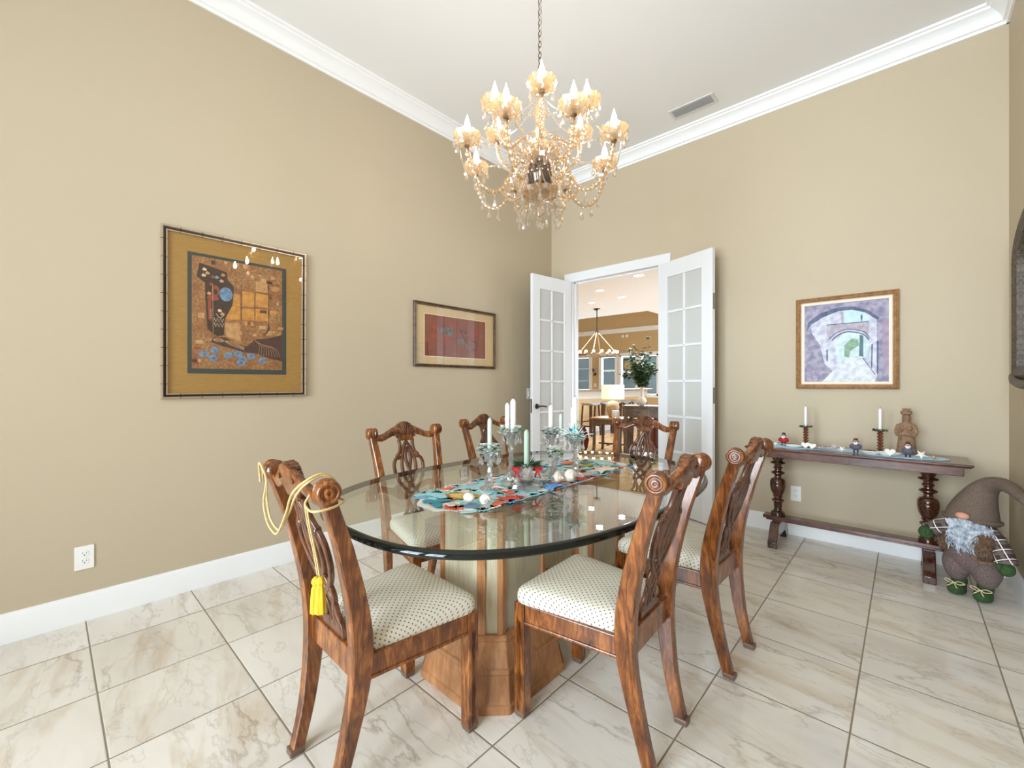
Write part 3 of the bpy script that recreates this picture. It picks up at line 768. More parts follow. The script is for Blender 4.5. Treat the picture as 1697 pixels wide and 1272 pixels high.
# shells, starfish and a glass ball on the runner
SHELL = mottled('shell_white', (242, 236, 226), (206, 190, 172), 60, .45, .3); STARW = mottled('starfish_cream', (234, 214, 190), (206, 178, 150), 150, .8, .4)
STARR = mottled('starfish_red', (206, 70, 52), (160, 44, 34), 120, .7, .3); STARB = mottled('starfish_blue', (90, 164, 214), (50, 110, 170), 120, .6, .3)
def starfish(p, r, mat, label, cat='starfish', name='starfish', tilt=(0, 0, 0), th=.008, arms=5):
    m = MB(); v = []; n = arms * 2
    for k in range(n):
        a = math.pi * k / arms; q = r if k % 2 == 0 else r * .38; v.append((q * math.cos(a), q * math.sin(a), 0 if k % 2 == 0 else .0))
    mid = [(x * .55, y * .55, th * .75) if i % 2 == 0 else (x * .8, y * .8, th * .35) for i, (x, y, z) in enumerate(v)]
    vv = v + mid + [(0, 0, th)]
    f = [tuple(range(n))[::-1]] + [(i, (i + 1) % n, n + (i + 1) % n, n + i) for i in range(n)] + [(n + i, n + (i + 1) % n, 2 * n) for i in range(n)]
    m.add(vv, f); o = m.build(name, mat, smooth=60); o.location = p; o.rotation_euler = [R(a) for a in tilt]
    return tag(o, label, cat)
def conch(p, s, mat, label, rz=0, tilt=0):
    m = MB()
    pts = []; rad = []
    for i in range(40):
        t_ = i / 39; a = t_ * 3.2 * 2 * math.pi; q = (1 - t_) ** 1.2
        pts.append((s * (.55 * q * math.cos(a)), s * (.55 * q * math.sin(a)), s * (.4 + 1.1 * t_))); rad.append(s * (.05 + .42 * q))
    m.tube(pts, rad, 10)
    m.ell((s * .25, 0, s * .1), (s * .38, s * .3, s * .6), 12, 8)
    o = m.build('seashell', mat, smooth=70); o.location = p; o.rotation_euler = (R(90 + tilt), 0, R(rz)); return tag(o, label, 'seashell')
def scallop(p, r, mat, label, rz=0, tilt=20, name='seashell', cat='seashell'):
    v = [(0, 0, 0)]; n = 24
    for ring in (.5, 1):
        for k in range(n + 1):
            a = R(-10 + 200 * k / n); q = r * ring * (1 + .03 * math.cos(k * math.pi)); v.append((q * math.cos(a), q * math.sin(a), r * .38 * (1.0 - ring) * 1.2 + .012 * r * math.cos(k * math.pi)))
    f = [(0, 1 + k, 2 + k) for k in range(n)] + [(1 + k, n + 2 + k, n + 3 + k, 2 + k) for k in range(n)]
    o = MB().add(v, f).build(name, mat, smooth=60)
    q = o.modifiers.new('s', 'SOLIDIFY'); q.thickness = r * .06
    o.location = p; o.rotation_euler = (R(tilt), 0, R(rz)); return tag(o, label, cat)
zr = Z0 + .006
o = MB().ell((0, 0, .020), (.026, .02, .02), 18, 10).build('seashell', SHELL); o.location = (-1.26, 1.12, zr); tag(o, 'smooth egg-shaped white shell at the near end of the runner', 'seashell')
conch((-1.205, 1.155, zr + .018), .024, SHELL, 'small spiral white shell beside the egg-shaped shell', 40)
scallop((-1.30, 1.34, zr + .004), .04, SHELL, 'white scallop shell in front of the shortest candle holder', 200, 30)
conch((-1.225, 1.63, zr + .024), .034, SHELL, 'knobbly white shell left of a matching one, in front of the wreath', 100)
conch((-1.195, 1.70, zr + .026), .036, SHELL, 'knobbly white shell, right one of the two in front of the wreath', 60)
conch((-1.30, 1.43, zr + .016), .02, SHELL, 'small white shell tucked beside the low glass holder', 150)
starfish((-1.17, 1.535, zr + .004), .06, STARB, 'bright blue starfish leaning beside the low glass holder', tilt=(12, -14, 20))
starfish((-1.20, 2.02, zr + .006), .085, STARW, 'large cream starfish at the far end of the runner', tilt=(6, -8, 10), th=.012)
starfish((-1.175, 1.30, zr), .045, STARR, 'small red starfish near the near right edge of the runner', tilt=(0, 0, 50))
starfish((-1.17, 1.77, zr), .045, STARR, 'small red starfish below the right-hand candle holder', tilt=(0, 0, 15))
t = thing('glass_ornament', 'clear glass ball ornament with white blossom in front of the tall holder', 'ornament', (-1.315, 1.42, zr))
MB().ell((0, 0, .036), .036, 20, 12).build('ball', clear('ornament_glass', (.96, .97, .97, 1), .08, power=3), t)
m = MB()
for k in range(22):
    a = k * 2.4; el = random.uniform(-.2, 1.2); m.mi = LK.index(random.choice(['white', 'white', 'frost', 'dark'])); leafquad(m, Vector((0, 0, .022)), Vector((math.cos(a), math.sin(a), el)), .02, .009)
m.build('blossom', [LEAF[k] for k in LK], t, smooth=0)

# ------------------------------------------------------------ console table
ct = thing('console_table', 'dark wood console table with turned legs against the back wall', 'console table', (-.315, 3.905, 0))
m = MB(); m.box(-.615, .615, -.195, .195, .742, .757); m.box(-.607, .607, -.188, .188, .735, .743)
m.build('tabletop', DARKW, ct, smooth=0, bevel=.005)
MB().box(-.575, .575, -.172, .172, .682, .736).build('apron', DARKW, ct, smooth=0, bevel=.003)
for sx in (-1, 1):
    x = sx * .425
    lp = [(.026, .205), (.048, .205), (.050, .222), (.044, .236), (.030, .246), (.026, .262), (.030, .30), (.034, .316), (.042, .322), (.042, .332), (.026, .342), (.026, .348), (.036, .354), (.030, .362), (.036, .372), (.048, .40), (.054, .435), (.055, .452), (.053, .456), (.055, .460), (.053, .478), (.044, .494), (.028, .500), (.024, .51), (.022, .52), (.034, .53), (.047, .54), (.046, .546), (.024, .558), (.022, .568), (.032, .578), (.032, .584), (.024, .592), (.026, .608), (.050, .616), (.052, .624), (.034, .630), (.032, .634), (.047, .68), (.047, .684)]
    leg = MB().lathe(lp, 28, T(x, 0, 0)).build('turned_post', DARKV, ct, smooth=40)
    # trestle foot: side silhouette extruded along x
    fp = [(-.205, 0), (-.145, 0), (-.145, .02), (-.118, .055), (-.085, .075), (.085, .075), (.118, .055), (.145, .02), (.145, 0), (.205, 0), (.207, .045), (.185, .062), (.168, .09), (.145, .135), (.108, .17), (-.108, .17), (-.145, .135), (-.168, .09), (-.185, .062), (-.207, .045)]
    MB().prism(fp, .062, T(x - .031, 0, 0) @ Matrix(((0, 0, 1, 0), (1, 0, 0, 0), (0, 1, 0, 0), (0, 0, 0, 1)))).build('trestle_foot', DARKV, ct, smooth=30, bevel=.004)
    # block under the post
MB().box(-.52, .52, -.05, .05, .183, .206).box(-.50, .50, -.043, .043, .17, .184).build('stretcher', DARKW, ct, smooth=0, bevel=.003)

CX, CY, CZ = -.315, 3.905, .758
BLUEC = mottled('blue_runner_cloth', (196, 230, 248), (176, 216, 242), 140, .85, .2)
def oval_mat(x, y, a, b, label, dz=0):
    o = MB().prism([(a * math.cos(2 * math.pi * k / 60), b * math.sin(2 * math.pi * k / 60)) for k in range(60)], .002).build('placemat', BLUEC, smooth=0)
    o.location = (x, y, CZ + dz); tag(o, label, 'placemat', 'blue oval mats on the console table'); return o
oval_mat(-.66, 3.90, .23, .125, 'light blue oval cloth mat on the left end of the console table')
oval_mat(-.34, 3.93, .20, .10, 'light blue oval cloth mat in the middle of the console table', .0005)
oval_mat(-.03, 3.875, .24, .125, 'light blue oval cloth mat on the right end of the console table', .001)
COPPER = wood('copper_wood', (50, 22, 12), (120, 66, 40), (172, 112, 78), rough=.3)
def console_stick(x, y, lab1, lab2):
    t = thing('candle_holder', lab1, 'candle holder', (x, y, CZ + .003), 0, 'carved brown candle holders on the console table')
    MB().lathe([(.0, 0), (.036, 0), (.034, .006), (.018, .012)], 18).build('base', COPPER, t)
    m = MB()
    prof = [(.010, .010)]
    for k in range(6): z = .014 + k * .021; prof += [(.010, z), (.019, z + .014), (.017, z + .018), (.010, z + .0205)]
    m.lathe(prof + [(.012, .142), (.018, .148)], 8); m.build('carved_stem', COPPER, t, smooth=25)
    MB().lathe([(.018, .146), (.026, .15), (.026, .156), (.01, .156)], 18).build('cup', COPPER, t)
    m = MB()
    for i in range(110):
        a = random.uniform(0, 2 * math.pi); rr = random.uniform(.022, .034); m.mi = random.choice([0, 0, 1])
        leafquad(m, Vector((rr * math.cos(a), rr * math.sin(a), .153 + random.uniform(-.004, .008))), Vector((math.cos(a + random.uniform(-1, 1)), math.sin(a + random.uniform(-1, 1)), random.uniform(-.3, .6))), .017, .005)
    m.build('leaf_ring', [LEAF['dark'], LEAF['pale']], t, smooth=0)
    candle((x, y, CZ + .158), .0095, .155, WHITEC, lab2, 'white candles on the console table')
console_stick(-.56, 3.92, 'carved brown candle holder with green leaf ring, left one on the console table', 'white taper candle in the left carved holder on the console table')
console_stick(-.13, 3.94, 'carved brown candle holder with green leaf ring, right one on the console table', 'white taper candle in the right carved holder on the console table')

# terracotta statue of a robed woman with folded arms
CLAY = mottled('terracotta', (158, 126, 98), (128, 98, 74), 70, .85, .5)
st = thing('statue', 'brown clay statue of a crowned robed woman with folded arms on the console table', 'statue', (.005, 3.985, CZ + .003), -8); st.scale = (.88, .95, 1)
m = MB()
m.lathe([(.0, 0), (.060, 0), (.062, .006), (.056, .05), (.05, .10), (.045, .135), (.038, .15)], 24, S(1, .72, 1))
m.ell((0, 0, .165), (.045, .032, .045)); m.ell((0, 0, .195), (.052, .03, .022)); m.ell((0, -.002, .215), (.018, .018, .03), 14, 8)
for s in (-1, 1):
    m.tube(spline([(s * .042, 0, .198), (s * .055, -.008, .165), (s * .05, -.022, .135), (s * .02, -.042, .138), (-s * .014, -.044, .146)], 5), [.016 - .00025 * i for i in range(21)], 10)
    m.ell((s * .020, -.026, .178), (.02, .014, .018), 12, 8)
m.ell((0, -.002, .25), (.022, .025, .03), 16, 10); m.ell((0, -.028, .247), (.004, .005, .008), 8, 6)
m.tube(spline([(-.018, 0, .27), (-.023, .006, .24), (-.020, .01, .21)], 4), .006, 8).tube(spline([(.018, 0, .27), (.023, .006, .24), (.020, .01, .21)], 4), .006, 8)
m.build('figure', CLAY, st, remesh=.0035, smooth_it=3)
m = MB().lathe([(.024, .268), (.034, .274), (.036, .288), (.028, .296), (.01, .298)], 18)
for k in range(-2, 3): m.tube(spline([(k * .006, 0, .294), (k * .009, 0, .306), (k * .013, -.002, .312 - abs(k) * .002)], 3), .004, 7)
m.build('crown', CLAY, st, smooth=50)
m = MB().box(-.045, .045, -.040, -.034, .122, .128); m.tube([(-.03, -.042, .125), (-.032, -.044, .095)], .0035, 6); m.build('sash', CLAY, st, smooth=0)

# small plump figurines
def figurine(x, y, body, hat, label, hs=1.0, sc=1.0, rz=0):
    t = thing('figurine', label, 'figurine', (x, y, CZ + .003), rz, 'little holiday figurines on the console table')
    t.scale = (sc, sc, sc)
    MB().ell((0, 0, .036), (.026, .02, .022), 18, 12).build('body', body, t)
    MB().ell((0, -.006, .062), (.014, .013, .013), 16, 10).build('head', FIGW, t)
    MB().lathe([(.0165, .066), (.017, .069), (.011, .070), (.0105, .084), (.004, .087)], 16, T(0, -.002, 0)).build('hat', hat, t)
    for s in (-1, 1):
        MB().tube([(s * .009, 0, .018), (s * .009, -.001, .002)], .0032, 8).ell((s * .009, -.005, .0035), (.005, .009, .0035), 10, 6).build('leg', FIGB, t)
        MB().tube(spline([(s * .018, -.002, .050), (s * .026, -.006, .040), (s * .024, -.014, .030)], 4), .0055, 8).build('arm', body, t)
    MB().ell((0, -.017, .056), (.010, .006, .008), 12, 8).build('beard', FIGW, t)
    MB().lathe([(.003, 0), (.0005, .009)], 8, T(0, -.019, .063) @ RX(90)).build('nose', plain('figurine_nose', (220, 130, 70), .6) if 'figurine_nose' not in bpy.data.materials else bpy.data.materials['figurine_nose'], t)
    return t
FIGW = plain('figurine_white', (240, 232, 224), .7); FIGB = plain('figurine_dark', (52, 36, 34), .6)
FRED = plain('figurine_red', (170, 30, 34), .6); FBRN = plain('figurine_brown', (86, 44, 36), .6); FGRY = plain('figurine_greyblue', (96, 92, 106), .7)
figurine(-.70, 3.90, FRED, FIGB, 'plump figurine in a red coat and black hat, left end of console table', sc=1.15)
figurine(-.255, 3.83, FGRY, FBRN, 'plump figurine in grey coat and brown cap, middle of console table', sc=1.15)
figurine(.012, 3.83, FGRY, FBRN, 'plump figurine with white chest in front of the clay statue', sc=1.15)
def star_orn(x, y, r, label, tilt=62, rz=0, z=0):
    o = starfish((x, y, CZ + .003 + r * .82), r, FIGW, label, 'star', 'star_ornament', (0, 0, 0), .006)
    o.rotation_euler = (R(tilt), R(18), R(rz)); o['group'] = 'white star ornaments on the console table'
star_orn(-.80, 3.875, .026, 'white star ornament at the far left end of the console table')
star_orn(-.745, 3.85, .020, 'small white star ornament in front of the red coated figurine')
star_orn(-.33, 3.80, .026, 'white star ornament left of the brown capped figurine')
star_orn(.075, 3.79, .033, 'larger white star ornament at the right end of the console table')
def heart(x, y, r, label, rz=0, tilt=70):
    pts = []
    for k in range(32):
        a = 2 * math.pi * k / 32; pts.append((r * .062 * 16 * math.sin(a) ** 3, r * .062 * (13 * math.cos(a) - 5 * math.cos(2 * a) - 2 * math.cos(3 * a) - math.cos(4 * a))))
    o = MB().prism(pts, .012, None, -.006).build('heart_ornament', FIGW, smooth=0, bevel=.004, seg=3)
    o.location = (x, y, CZ + .004 + r * 1.0); o.rotation_euler = (R(tilt), 0, R(rz)); return tag(o, label, 'ornament', 'white heart ornaments on the console table')
heart(-.545, 3.80, .026, 'white heart ornament, left one of the pair in front of the left candle holder', 10)
heart(-.50, 3.79, .024, 'white heart ornament, right one of the pair in front of the left candle holder', -15)
heart(-.075, 3.765, .028, 'large white heart ornament standing before the right carved candle holder', 0)
def dish(x, y, a, b, h, label):
    o = MB().lathe([(.3, 0), (.55, .02), (.85, .55), (1, 1), (.93, .95), (.7, .5), (.4, .2), (.001, .18)], 28, S(a, b, h), lobes=5, amp=.05).build('dish', FIGW, smooth=40)
    o.location = (x, y, CZ + .0035); return tag(o, label, 'dish', 'small white dishes on the console table')
dish(-.625, 3.84, .06, .035, .016, 'shallow white dish between the red figurine and the left candle holder')
dish(-.175, 3.80, .055, .034, .018, 'shallow white leaf-edged dish in front of the right candle holder')
dish(-.085, 3.82, .065, .04, .022, 'deeper white boat-shaped dish behind the large white heart')
def sprig(x, y, L, rz, label):
    m = MB()
    m.tube([(0, 0, .008), (L, 0, .012)], .002, 6)
    for i in range(70):
        u = random.random(); a = random.uniform(0, 6.28); leafquad(m, Vector((u * L, 0, .009)), Vector((.6, math.cos(a), abs(math.sin(a)) * .5)), .022, .0022)
    o = m.build('pine_sprig', PINE, smooth=0); o.location = (x, y, CZ + .003); o.rotation_euler = (0, 0, R(rz)); return tag(o, label, 'pine sprig', 'pine sprigs on the console table')
sprig(-.55, 3.89, .12, -15, 'green pine sprig to the right of the left carved candle holder')
sprig(-.215, 3.88, .10, 20, 'green pine sprig behind the shallow white leaf-edged dish')
m = MB()
for i in range(160):
    a = random.uniform(0, 6.28); leafquad(m, Vector((random.uniform(-.05, .05), random.uniform(-.015, .015), .008)), Vector((math.cos(a), math.sin(a), random.uniform(0, .6))), .026, .006)
o = m.build('feather_garland', FIGW, smooth=0); o.location = (-.435, 3.85, CZ + .003); tag(o, 'fluffy white feather garland left of the brown capped figurine', 'ornament')
m = MB()
for k in range(26):
    a = k * 2.4; el = math.asin(1 - 2 * (k + .5) / 26); d = Vector((math.cos(a) * math.cos(el), math.sin(a) * math.cos(el), math.sin(el))); m.add([d.orthogonal().normalized() * .004, d.cross(d.orthogonal()).normalized() * .004, -d.orthogonal().normalized() * .004, d * .03], [(0, 1, 3), (1, 2, 3), (2, 0, 3)])
m.ell((0, 0, 0), .013, 12, 8)
o = m.build('spiky_ornament', mottled('pinkish_shell', (226, 208, 206), (190, 160, 160), 80, .6), smooth=0); o.location = (-.375, 3.855, CZ + .032); tag(o, 'spiky pinkish white ornament right of the feather garland', 'ornament')
conch((.125, 3.82, CZ + .014), .016, mottled('shell_brown', (206, 176, 148), (150, 112, 86), 90, .5), 'small brown seashell at the right end of the console table', 70)
# ------------------------------------------------------------ pictures
PGLASS = clear('picture_glass', (.98, .98, .98, 1), .04)
def frame_run(x0, x1, z0, z1, prof, notch=0):
    """mitred frame; prof = list of (inset, depth); plane XZ facing -Y"""
    m = MB(); n = len(prof); v = []
    for cx_, cz_, sx, sz in ((x0, z0, 1, 1), (x1, z0, -1, 1), (x1, z1, -1, -1), (x0, z1, 1, -1)):
        v += [(cx_ + sx * i, -d, cz_ + sz * i) for i, d in prof]
    m.add(v, [(c * n + k, ((c + 1) % 4) * n + k, ((c + 1) % 4) * n + (k + 1) % n, c * n + (k + 1) % n) for c in range(4) for k in range(n)])
    return m
FY = Matrix(((1, 0, 0, 0), (0, 0, 1, 0), (0, 1, 0, 0), (0, 0, 0, 1)))   # prism (x,y)->(x,z), thickness along +Y
def flat(m, poly, lift, t=.0006):
    m.prism(poly, t, T(0, -lift - t, 0) @ FY); return m
def circ(x, z, a, b=None, n=20, wob=0):
    b = b or a; return [(x + a * math.cos(2 * math.pi * k / n) * (1 + wob * math.sin(k * 2.3)), z + b * math.sin(2 * math.pi * k / n) * (1 + wob * math.cos(k * 1.7))) for k in range(n)]
def strip(pts, w):
    L = []; Rr = []
    for i, p in enumerate(pts):
        a = pts[max(i - 1, 0)]; b = pts[min(i + 1, len(pts) - 1)]; dx, dz = b[0] - a[0], b[1] - a[1]; q = math.hypot(dx, dz) or 1
        L.append((p[0] - dz / q * w / 2, p[1] + dx / q * w / 2)); Rr.append((p[0] + dz / q * w / 2, p[1] - dx / q * w / 2))
    return L + Rr[::-1]
def sp2(pts, n=6): return [(p.x, p.y) for p in spline([(a, b, 0) for a, b in pts], n)]
# left-wall picture frames live in local (x = world y offset, z); rotated 90 deg
def wall_picture(name, label, origin, rz): return thing(name, label, 'picture', origin, rz)
# --- large picture
ox, oz = .851, 1.66
pic = wall_picture('framed_picture', 'large framed abstract picture of a dark figure in a gold mat', (XL, ox, oz), 90)
A_ = lambda l: [(a - ox, b - oz) for a, b in l]
q = Mt('bamboo_frame', srgb(176, 158, 138), .3, .6); s3 = q.sep()
bx = q.math('FRACT', q.math('MULTIPLY', s3[0], 9.5)); bz = q.math('FRACT', q.math('MULTIPLY', s3[2], 9.5))
nn = q.math('MAXIMUM', q.math('LESS_THAN', bx, .03), q.math('LESS_THAN', bz, .03)); q.col(q.mix(nn, srgb(190, 172, 150), srgb(50, 40, 34))); BAMB = q.m
FBLK = plain('frame_black', (38, 24, 18), .25); FGOLD = plain('frame_gold', (186, 150, 104), .3, .6)
W2, H2 = .407, .507
frame_run(-W2, W2, -H2, H2, [(0, 0), (0, .018), (.004, .026), (.010, .026), (.013, .020), (.013, 0)]).build('outer_frame', BAMB, pic, smooth=30)
frame_run(-W2 + .013, W2 - .013, -H2 + .013, H2 - .013, [(0, 0), (0, .018), (.012, .016), (.013, 0)]).build('black_band', FBLK, pic, smooth=30)
frame_run(-W2 + .025, W2 - .025, -H2 + .025, H2 - .025, [(0, 0), (0, .019), (.006, .019), (.007, 0)]).build('inner_fillet', BAMB, pic, smooth=30)
GMAT = mottled('gold_linen_mat', (176, 134, 62), (160, 120, 54), 300, .7, stretch=(.1, 1, 1))
BMAT = plain('blue_green_mat', (46, 58, 56), .7)
flat(MB(), [(-.38, -.48), (.38, -.48), (.38, .48), (-.38, .48)], .004).build('mat_board', GMAT, pic, smooth=0)
flat(MB(), A_([(.571, 1.304), (1.127, 1.304), (1.127, 2.038), (.571, 2.038)]), .0052).build('inner_mat', BMAT, pic, smooth=0)
q = Mt('art_gold_crackle', srgb(180, 128, 70), .55); vo = q.node('ShaderNodeTexVoronoi'); vo.inputs['Scale'].default_value = 70; q.l.new(q.obj, vo.inputs['Vector'])
n1 = q.noise(9, 4, .6); base_ = q.ramp(n1, [(.3, srgb(150, 92, 46)), (.5, srgb(186, 132, 74)), (.7, srgb(206, 160, 96))])
q.col(q.mix(q.ramp(vo.outputs['Distance'], [(.0, .0), (.7, .75)]), base_, srgb(120, 74, 44))); ART1 = q.m
am = {'bg': ART1, 'dark': mottled('art_black', (40, 24, 20), (60, 34, 28), 60, .5), 'gold': mottled('art_gold', (216, 158, 70), (186, 122, 50), 30, .4), 'blue': mottled('art_blue', (120, 160, 190), (80, 110, 140), 50, .6),
      'rust': plain('art_rust', (150, 70, 44), .6), 'cream': plain('art_cream', (226, 196, 160), .6), 'hill': mottled('art_hill', (86, 48, 40), (60, 34, 32), 40, .6), 'line': plain('art_line', (206, 160, 112), .6), 'tan': mottled('art_tan', (206, 160, 104), (186, 134, 80), 40, .6)}
ak = list(am); m = MB()
def aput(c, poly, lift): m.mi = ak.index(c); flat(m, poly, lift, .0003)
aput('bg', A_([(.592, 1.335), (1.1, 1.335), (1.1, 2.02), (.592, 2.02)]), .006)
for i, g in enumerate([[(.859, 1.844), (.928, 1.841), (.928, 1.747), (.859, 1.743)], [(.936, 1.842), (1.012, 1.839), (1.012, 1.754), (.936, 1.752)], [(.859, 1.729), (.928, 1.733), (.928, 1.659), (.859, 1.657)],
          [(.769, 1.816), (.847, 1.818), (.847, 1.655), (.769, 1.647)], [(.936, 1.739), (1.012, 1.741), (1.012, 1.663), (.936, 1.66)], [(.622, 1.676), (.656, 1.675), (.656, 1.643), (.622, 1.642)], [(.936, 1.921), (1.008, 1.918), (1.008, 1.853), (.936, 1.852)], [(.761, 1.627), (.842, 1.631), (.851, 1.512), (.769, 1.543)]]):
    aput('gold' if i < 5 else 'tan', A_(g), .0066)
for x in (.853, .932, 1.015): aput('dark', A_([(x, 1.94), (x + .002, 1.94), (x + .002, 1.62), (x, 1.62)]), .0067)
for z in (1.738, 1.648, 1.848): aput('rust', A_([(.77, z), (1.09, z), (1.09, z + .002), (.77, z + .002)]), .0067)
aput('dark', A_([(.63, 1.98), (.773, 1.948), (.777, 1.902), (.813, 1.861), (.805, 1.746), (.761, 1.646), (.757, 1.547), (.721, 1.539), (.698, 1.556), (.671, 1.581), (.66, 1.763), (.658, 1.863), (.615, 1.896)]), .007)
aput('blue', A_(circ(.769, 1.807, .036, .044)), .0074); aput('rust', A_(circ(.713, 1.821, .022, .034)), .0074); aput('dark', A_(circ(.712, 1.815, .010, .018)), .0078)
aput('rust', A_(circ(.70, 1.775, .032, .016)), .0072); aput('rust', A_([(.672, 1.76), (.69, 1.76), (.692, 1.63), (.676, 1.64)]), .0073)
for i, (x, z) in enumerate([(.656, 1.944), (.671, 1.924), (.721, 1.906), (.69, 1.859), (.652, 1.907), (.753, 1.926), (.745, 1.887), (.70, 1.905), (.735, 1.70), (.68, 1.80), (.75, 1.68)]):
    aput(['cream', 'line', 'blue', 'rust', 'cream', 'tan', 'line', 'rust', 'cream', 'line', 'line'][i], A_(circ(x, z, .011, .010, 12, .2)), .0076)
for dz in (0, .03): aput('cream', A_(strip([(.706, 1.621 + dz), (.714, 1.597 + dz), (.722, 1.622 + dz), (.731, 1.597 + dz), (.739, 1.622 + dz), (.748, 1.597 + dz), (.754, 1.62 + dz)], .004)), .0076)
aput('line', A_(strip([(.698, 1.86), (.70, 1.56)], .002)), .0077); aput('cream', A_(strip(sp2([(.715, 1.68), (.735, 1.655), (.755, 1.67)]), .003)), .0077)
for k in range(5): aput('line', A_(strip([(.684, 1.70 - k * .012), (.694, 1.70 - k * .012)], .004)), .0078)
aput('hill', A_([(.667, 1.498), (.713, 1.534), (.769, 1.534), (.826, 1.5), (.885, 1.485), (.936, 1.537), (.99, 1.541), (1.05, 1.56), (1.099, 1.58), (1.099, 1.396), (1.017, 1.413), (.936, 1.444), (.868, 1.445), (.817, 1.462), (.753, 1.476), (.69, 1.5)]), .0069)
for k in range(5): aput('line', A_(strip(sp2([(.675, 1.50 + k * .006), (.73, 1.528 - k * .006), (.79, 1.49 + k * .006), (.87, 1.462 + k * .004)]), .0022)), .0073)
for k in range(9): aput('line', A_(strip(sp2([(.93 + k * .004, 1.53 - k * .003), (.96 + k * .012, 1.49 - k * .001), (.95 + k * .017, 1.425)]), .0014)), .0073)
for i, (x, z) in enumerate([(.652, 1.425), (.709, 1.451), (.781, 1.422), (.851, 1.377), (.91, 1.423), (.976, 1.396), (.834, 1.434), (.70, 1.40), (.86, 1.40)]): aput('blue', A_(circ(x, z, .024, .021, 26, .16)), .0070 + .0002 * i); aput('bg', A_(circ(x, z, .007)), .0090 + .0001 * i)
aput('hill', A_([(1.012, 1.653), (1.023, 1.614), (1.003, 1.577), (.976, 1.565), (.999, 1.587), (1.012, 1.618)]), .0072)
random.seed(4)
for i in range(90):
    x = random.uniform(.60, 1.09); z = random.uniform(1.345, 2.01)
    if .60 < x < .83 and 1.5 < z < 1.99 or (x > .66 and z < 1.56): continue
    a, b = random.uniform(.005, .022), random.uniform(.004, .016)
    aput(random.choice(['tan', 'line', 'rust', 'hill', 'gold', 'tan']), A_([(x - a, z - b), (x + a, z - b * .8), (x + a * .9, z + b), (x - a, z + b * .9)]), .00625 + .000005 * i)
m.build('artwork', [am[k] for k in ak], pic, smooth=0)
flat(MB(), [(-.383, -.483), (.383, -.483), (.383, .483), (-.383, .483)], .0125, .0004).build('glazing', PGLASS, pic, smooth=0)
# --- small red picture
ox, oz = 2.677, 1.685
pic = wall_picture('framed_picture', 'small framed red and grey abstract picture in a cream mat', (XL, ox, oz), 90)
FBRZ = mottled('bronze_frame', (112, 84, 56), (70, 52, 38), 30, .4)
frame_run(-.507, .507, -.29, .29, [(0, 0), (0, .018), (.006, .024), (.012, .016), (.018, .024), (.026, .020), (.028, 0)]).build('frame', FBRZ, pic, smooth=30)
flat(MB(), [(-.482, -.265), (.482, -.265), (.482, .265), (-.482, .265)], .004).build('mat_board', mottled('cream_mat', (222, 196, 150), (210, 182, 136), 120, .7), pic, smooth=0)
flat(MB(), [(-.393, -.196), (.372, -.196), (.372, .193), (-.393, .193)], .0046, .0003).build('mat_bevel', plain('mat_bevel', (248, 236, 210), .6), pic, smooth=0)
q = Mt('art_red', srgb(150, 70, 40), .5)
q.col(q.mix(q.noise(30, 3, .6, .5, q.mapping((.3, 1, 1))), q.ramp(q.noise(5, 5, .65, .4), [(.3, srgb(96, 32, 16)), (.48, srgb(158, 70, 32)), (.62, srgb(150, 84, 60)), (.8, srgb(170, 110, 84))]), srgb(120, 50, 26)))
m = MB(); mats = [q.m, mottled('art_grey_wash', (128, 112, 106), (92, 66, 60), 40, .6), plain('art_dark_branch', (66, 34, 26), .6), plain('art_red_accent', (172, 52, 30), .6)]
D_ = lambda l: [(a - ox, b - oz) for a, b in l]
flat(m, [(-.386, -.19), (.366, -.19), (.366, .187), (-.386, .187)], .0052, .0003)
m.mi = 1
for i, (x, z, a, b) in enumerate([(2.484, 1.741, .05, .03), (2.579, 1.738, .055, .05), (2.716, 1.654, .045, .04), (2.811, 1.612, .032, .035)]): flat(m, D_(circ(x, z, a, b, 22, .18)), .0056 + .0002 * i, .0002)
m.mi = 2
for l in ([(2.693, 1.772), (2.724, 1.733), (2.763, 1.669), (2.803, 1.624), (2.81, 1.52)], [(2.70, 1.75), (2.74, 1.755), (2.79, 1.74)], [(2.86, 1.664), (2.918, 1.65), (2.922, 1.6), (2.852, 1.572)], [(2.52, 1.628), (2.52, 1.512)]): flat(m, D_(strip(sp2(l), .006)), .0066, .0002)
m.mi = 3
for i, (x, z) in enumerate([(2.385, 1.681), (2.40, 1.76), (2.60, 1.80), (2.93, 1.74), (2.55, 1.67)]): flat(m, D_(circ(x, z, .03, .02, 14, .3)), .0054, .0002)
m.build('artwork', mats, pic, smooth=0)
flat(MB(), [(-.482, -.265), (.482, -.265), (.482, .265), (-.482, .265)], .0125, .0004).build('glazing', PGLASS, pic, smooth=0)
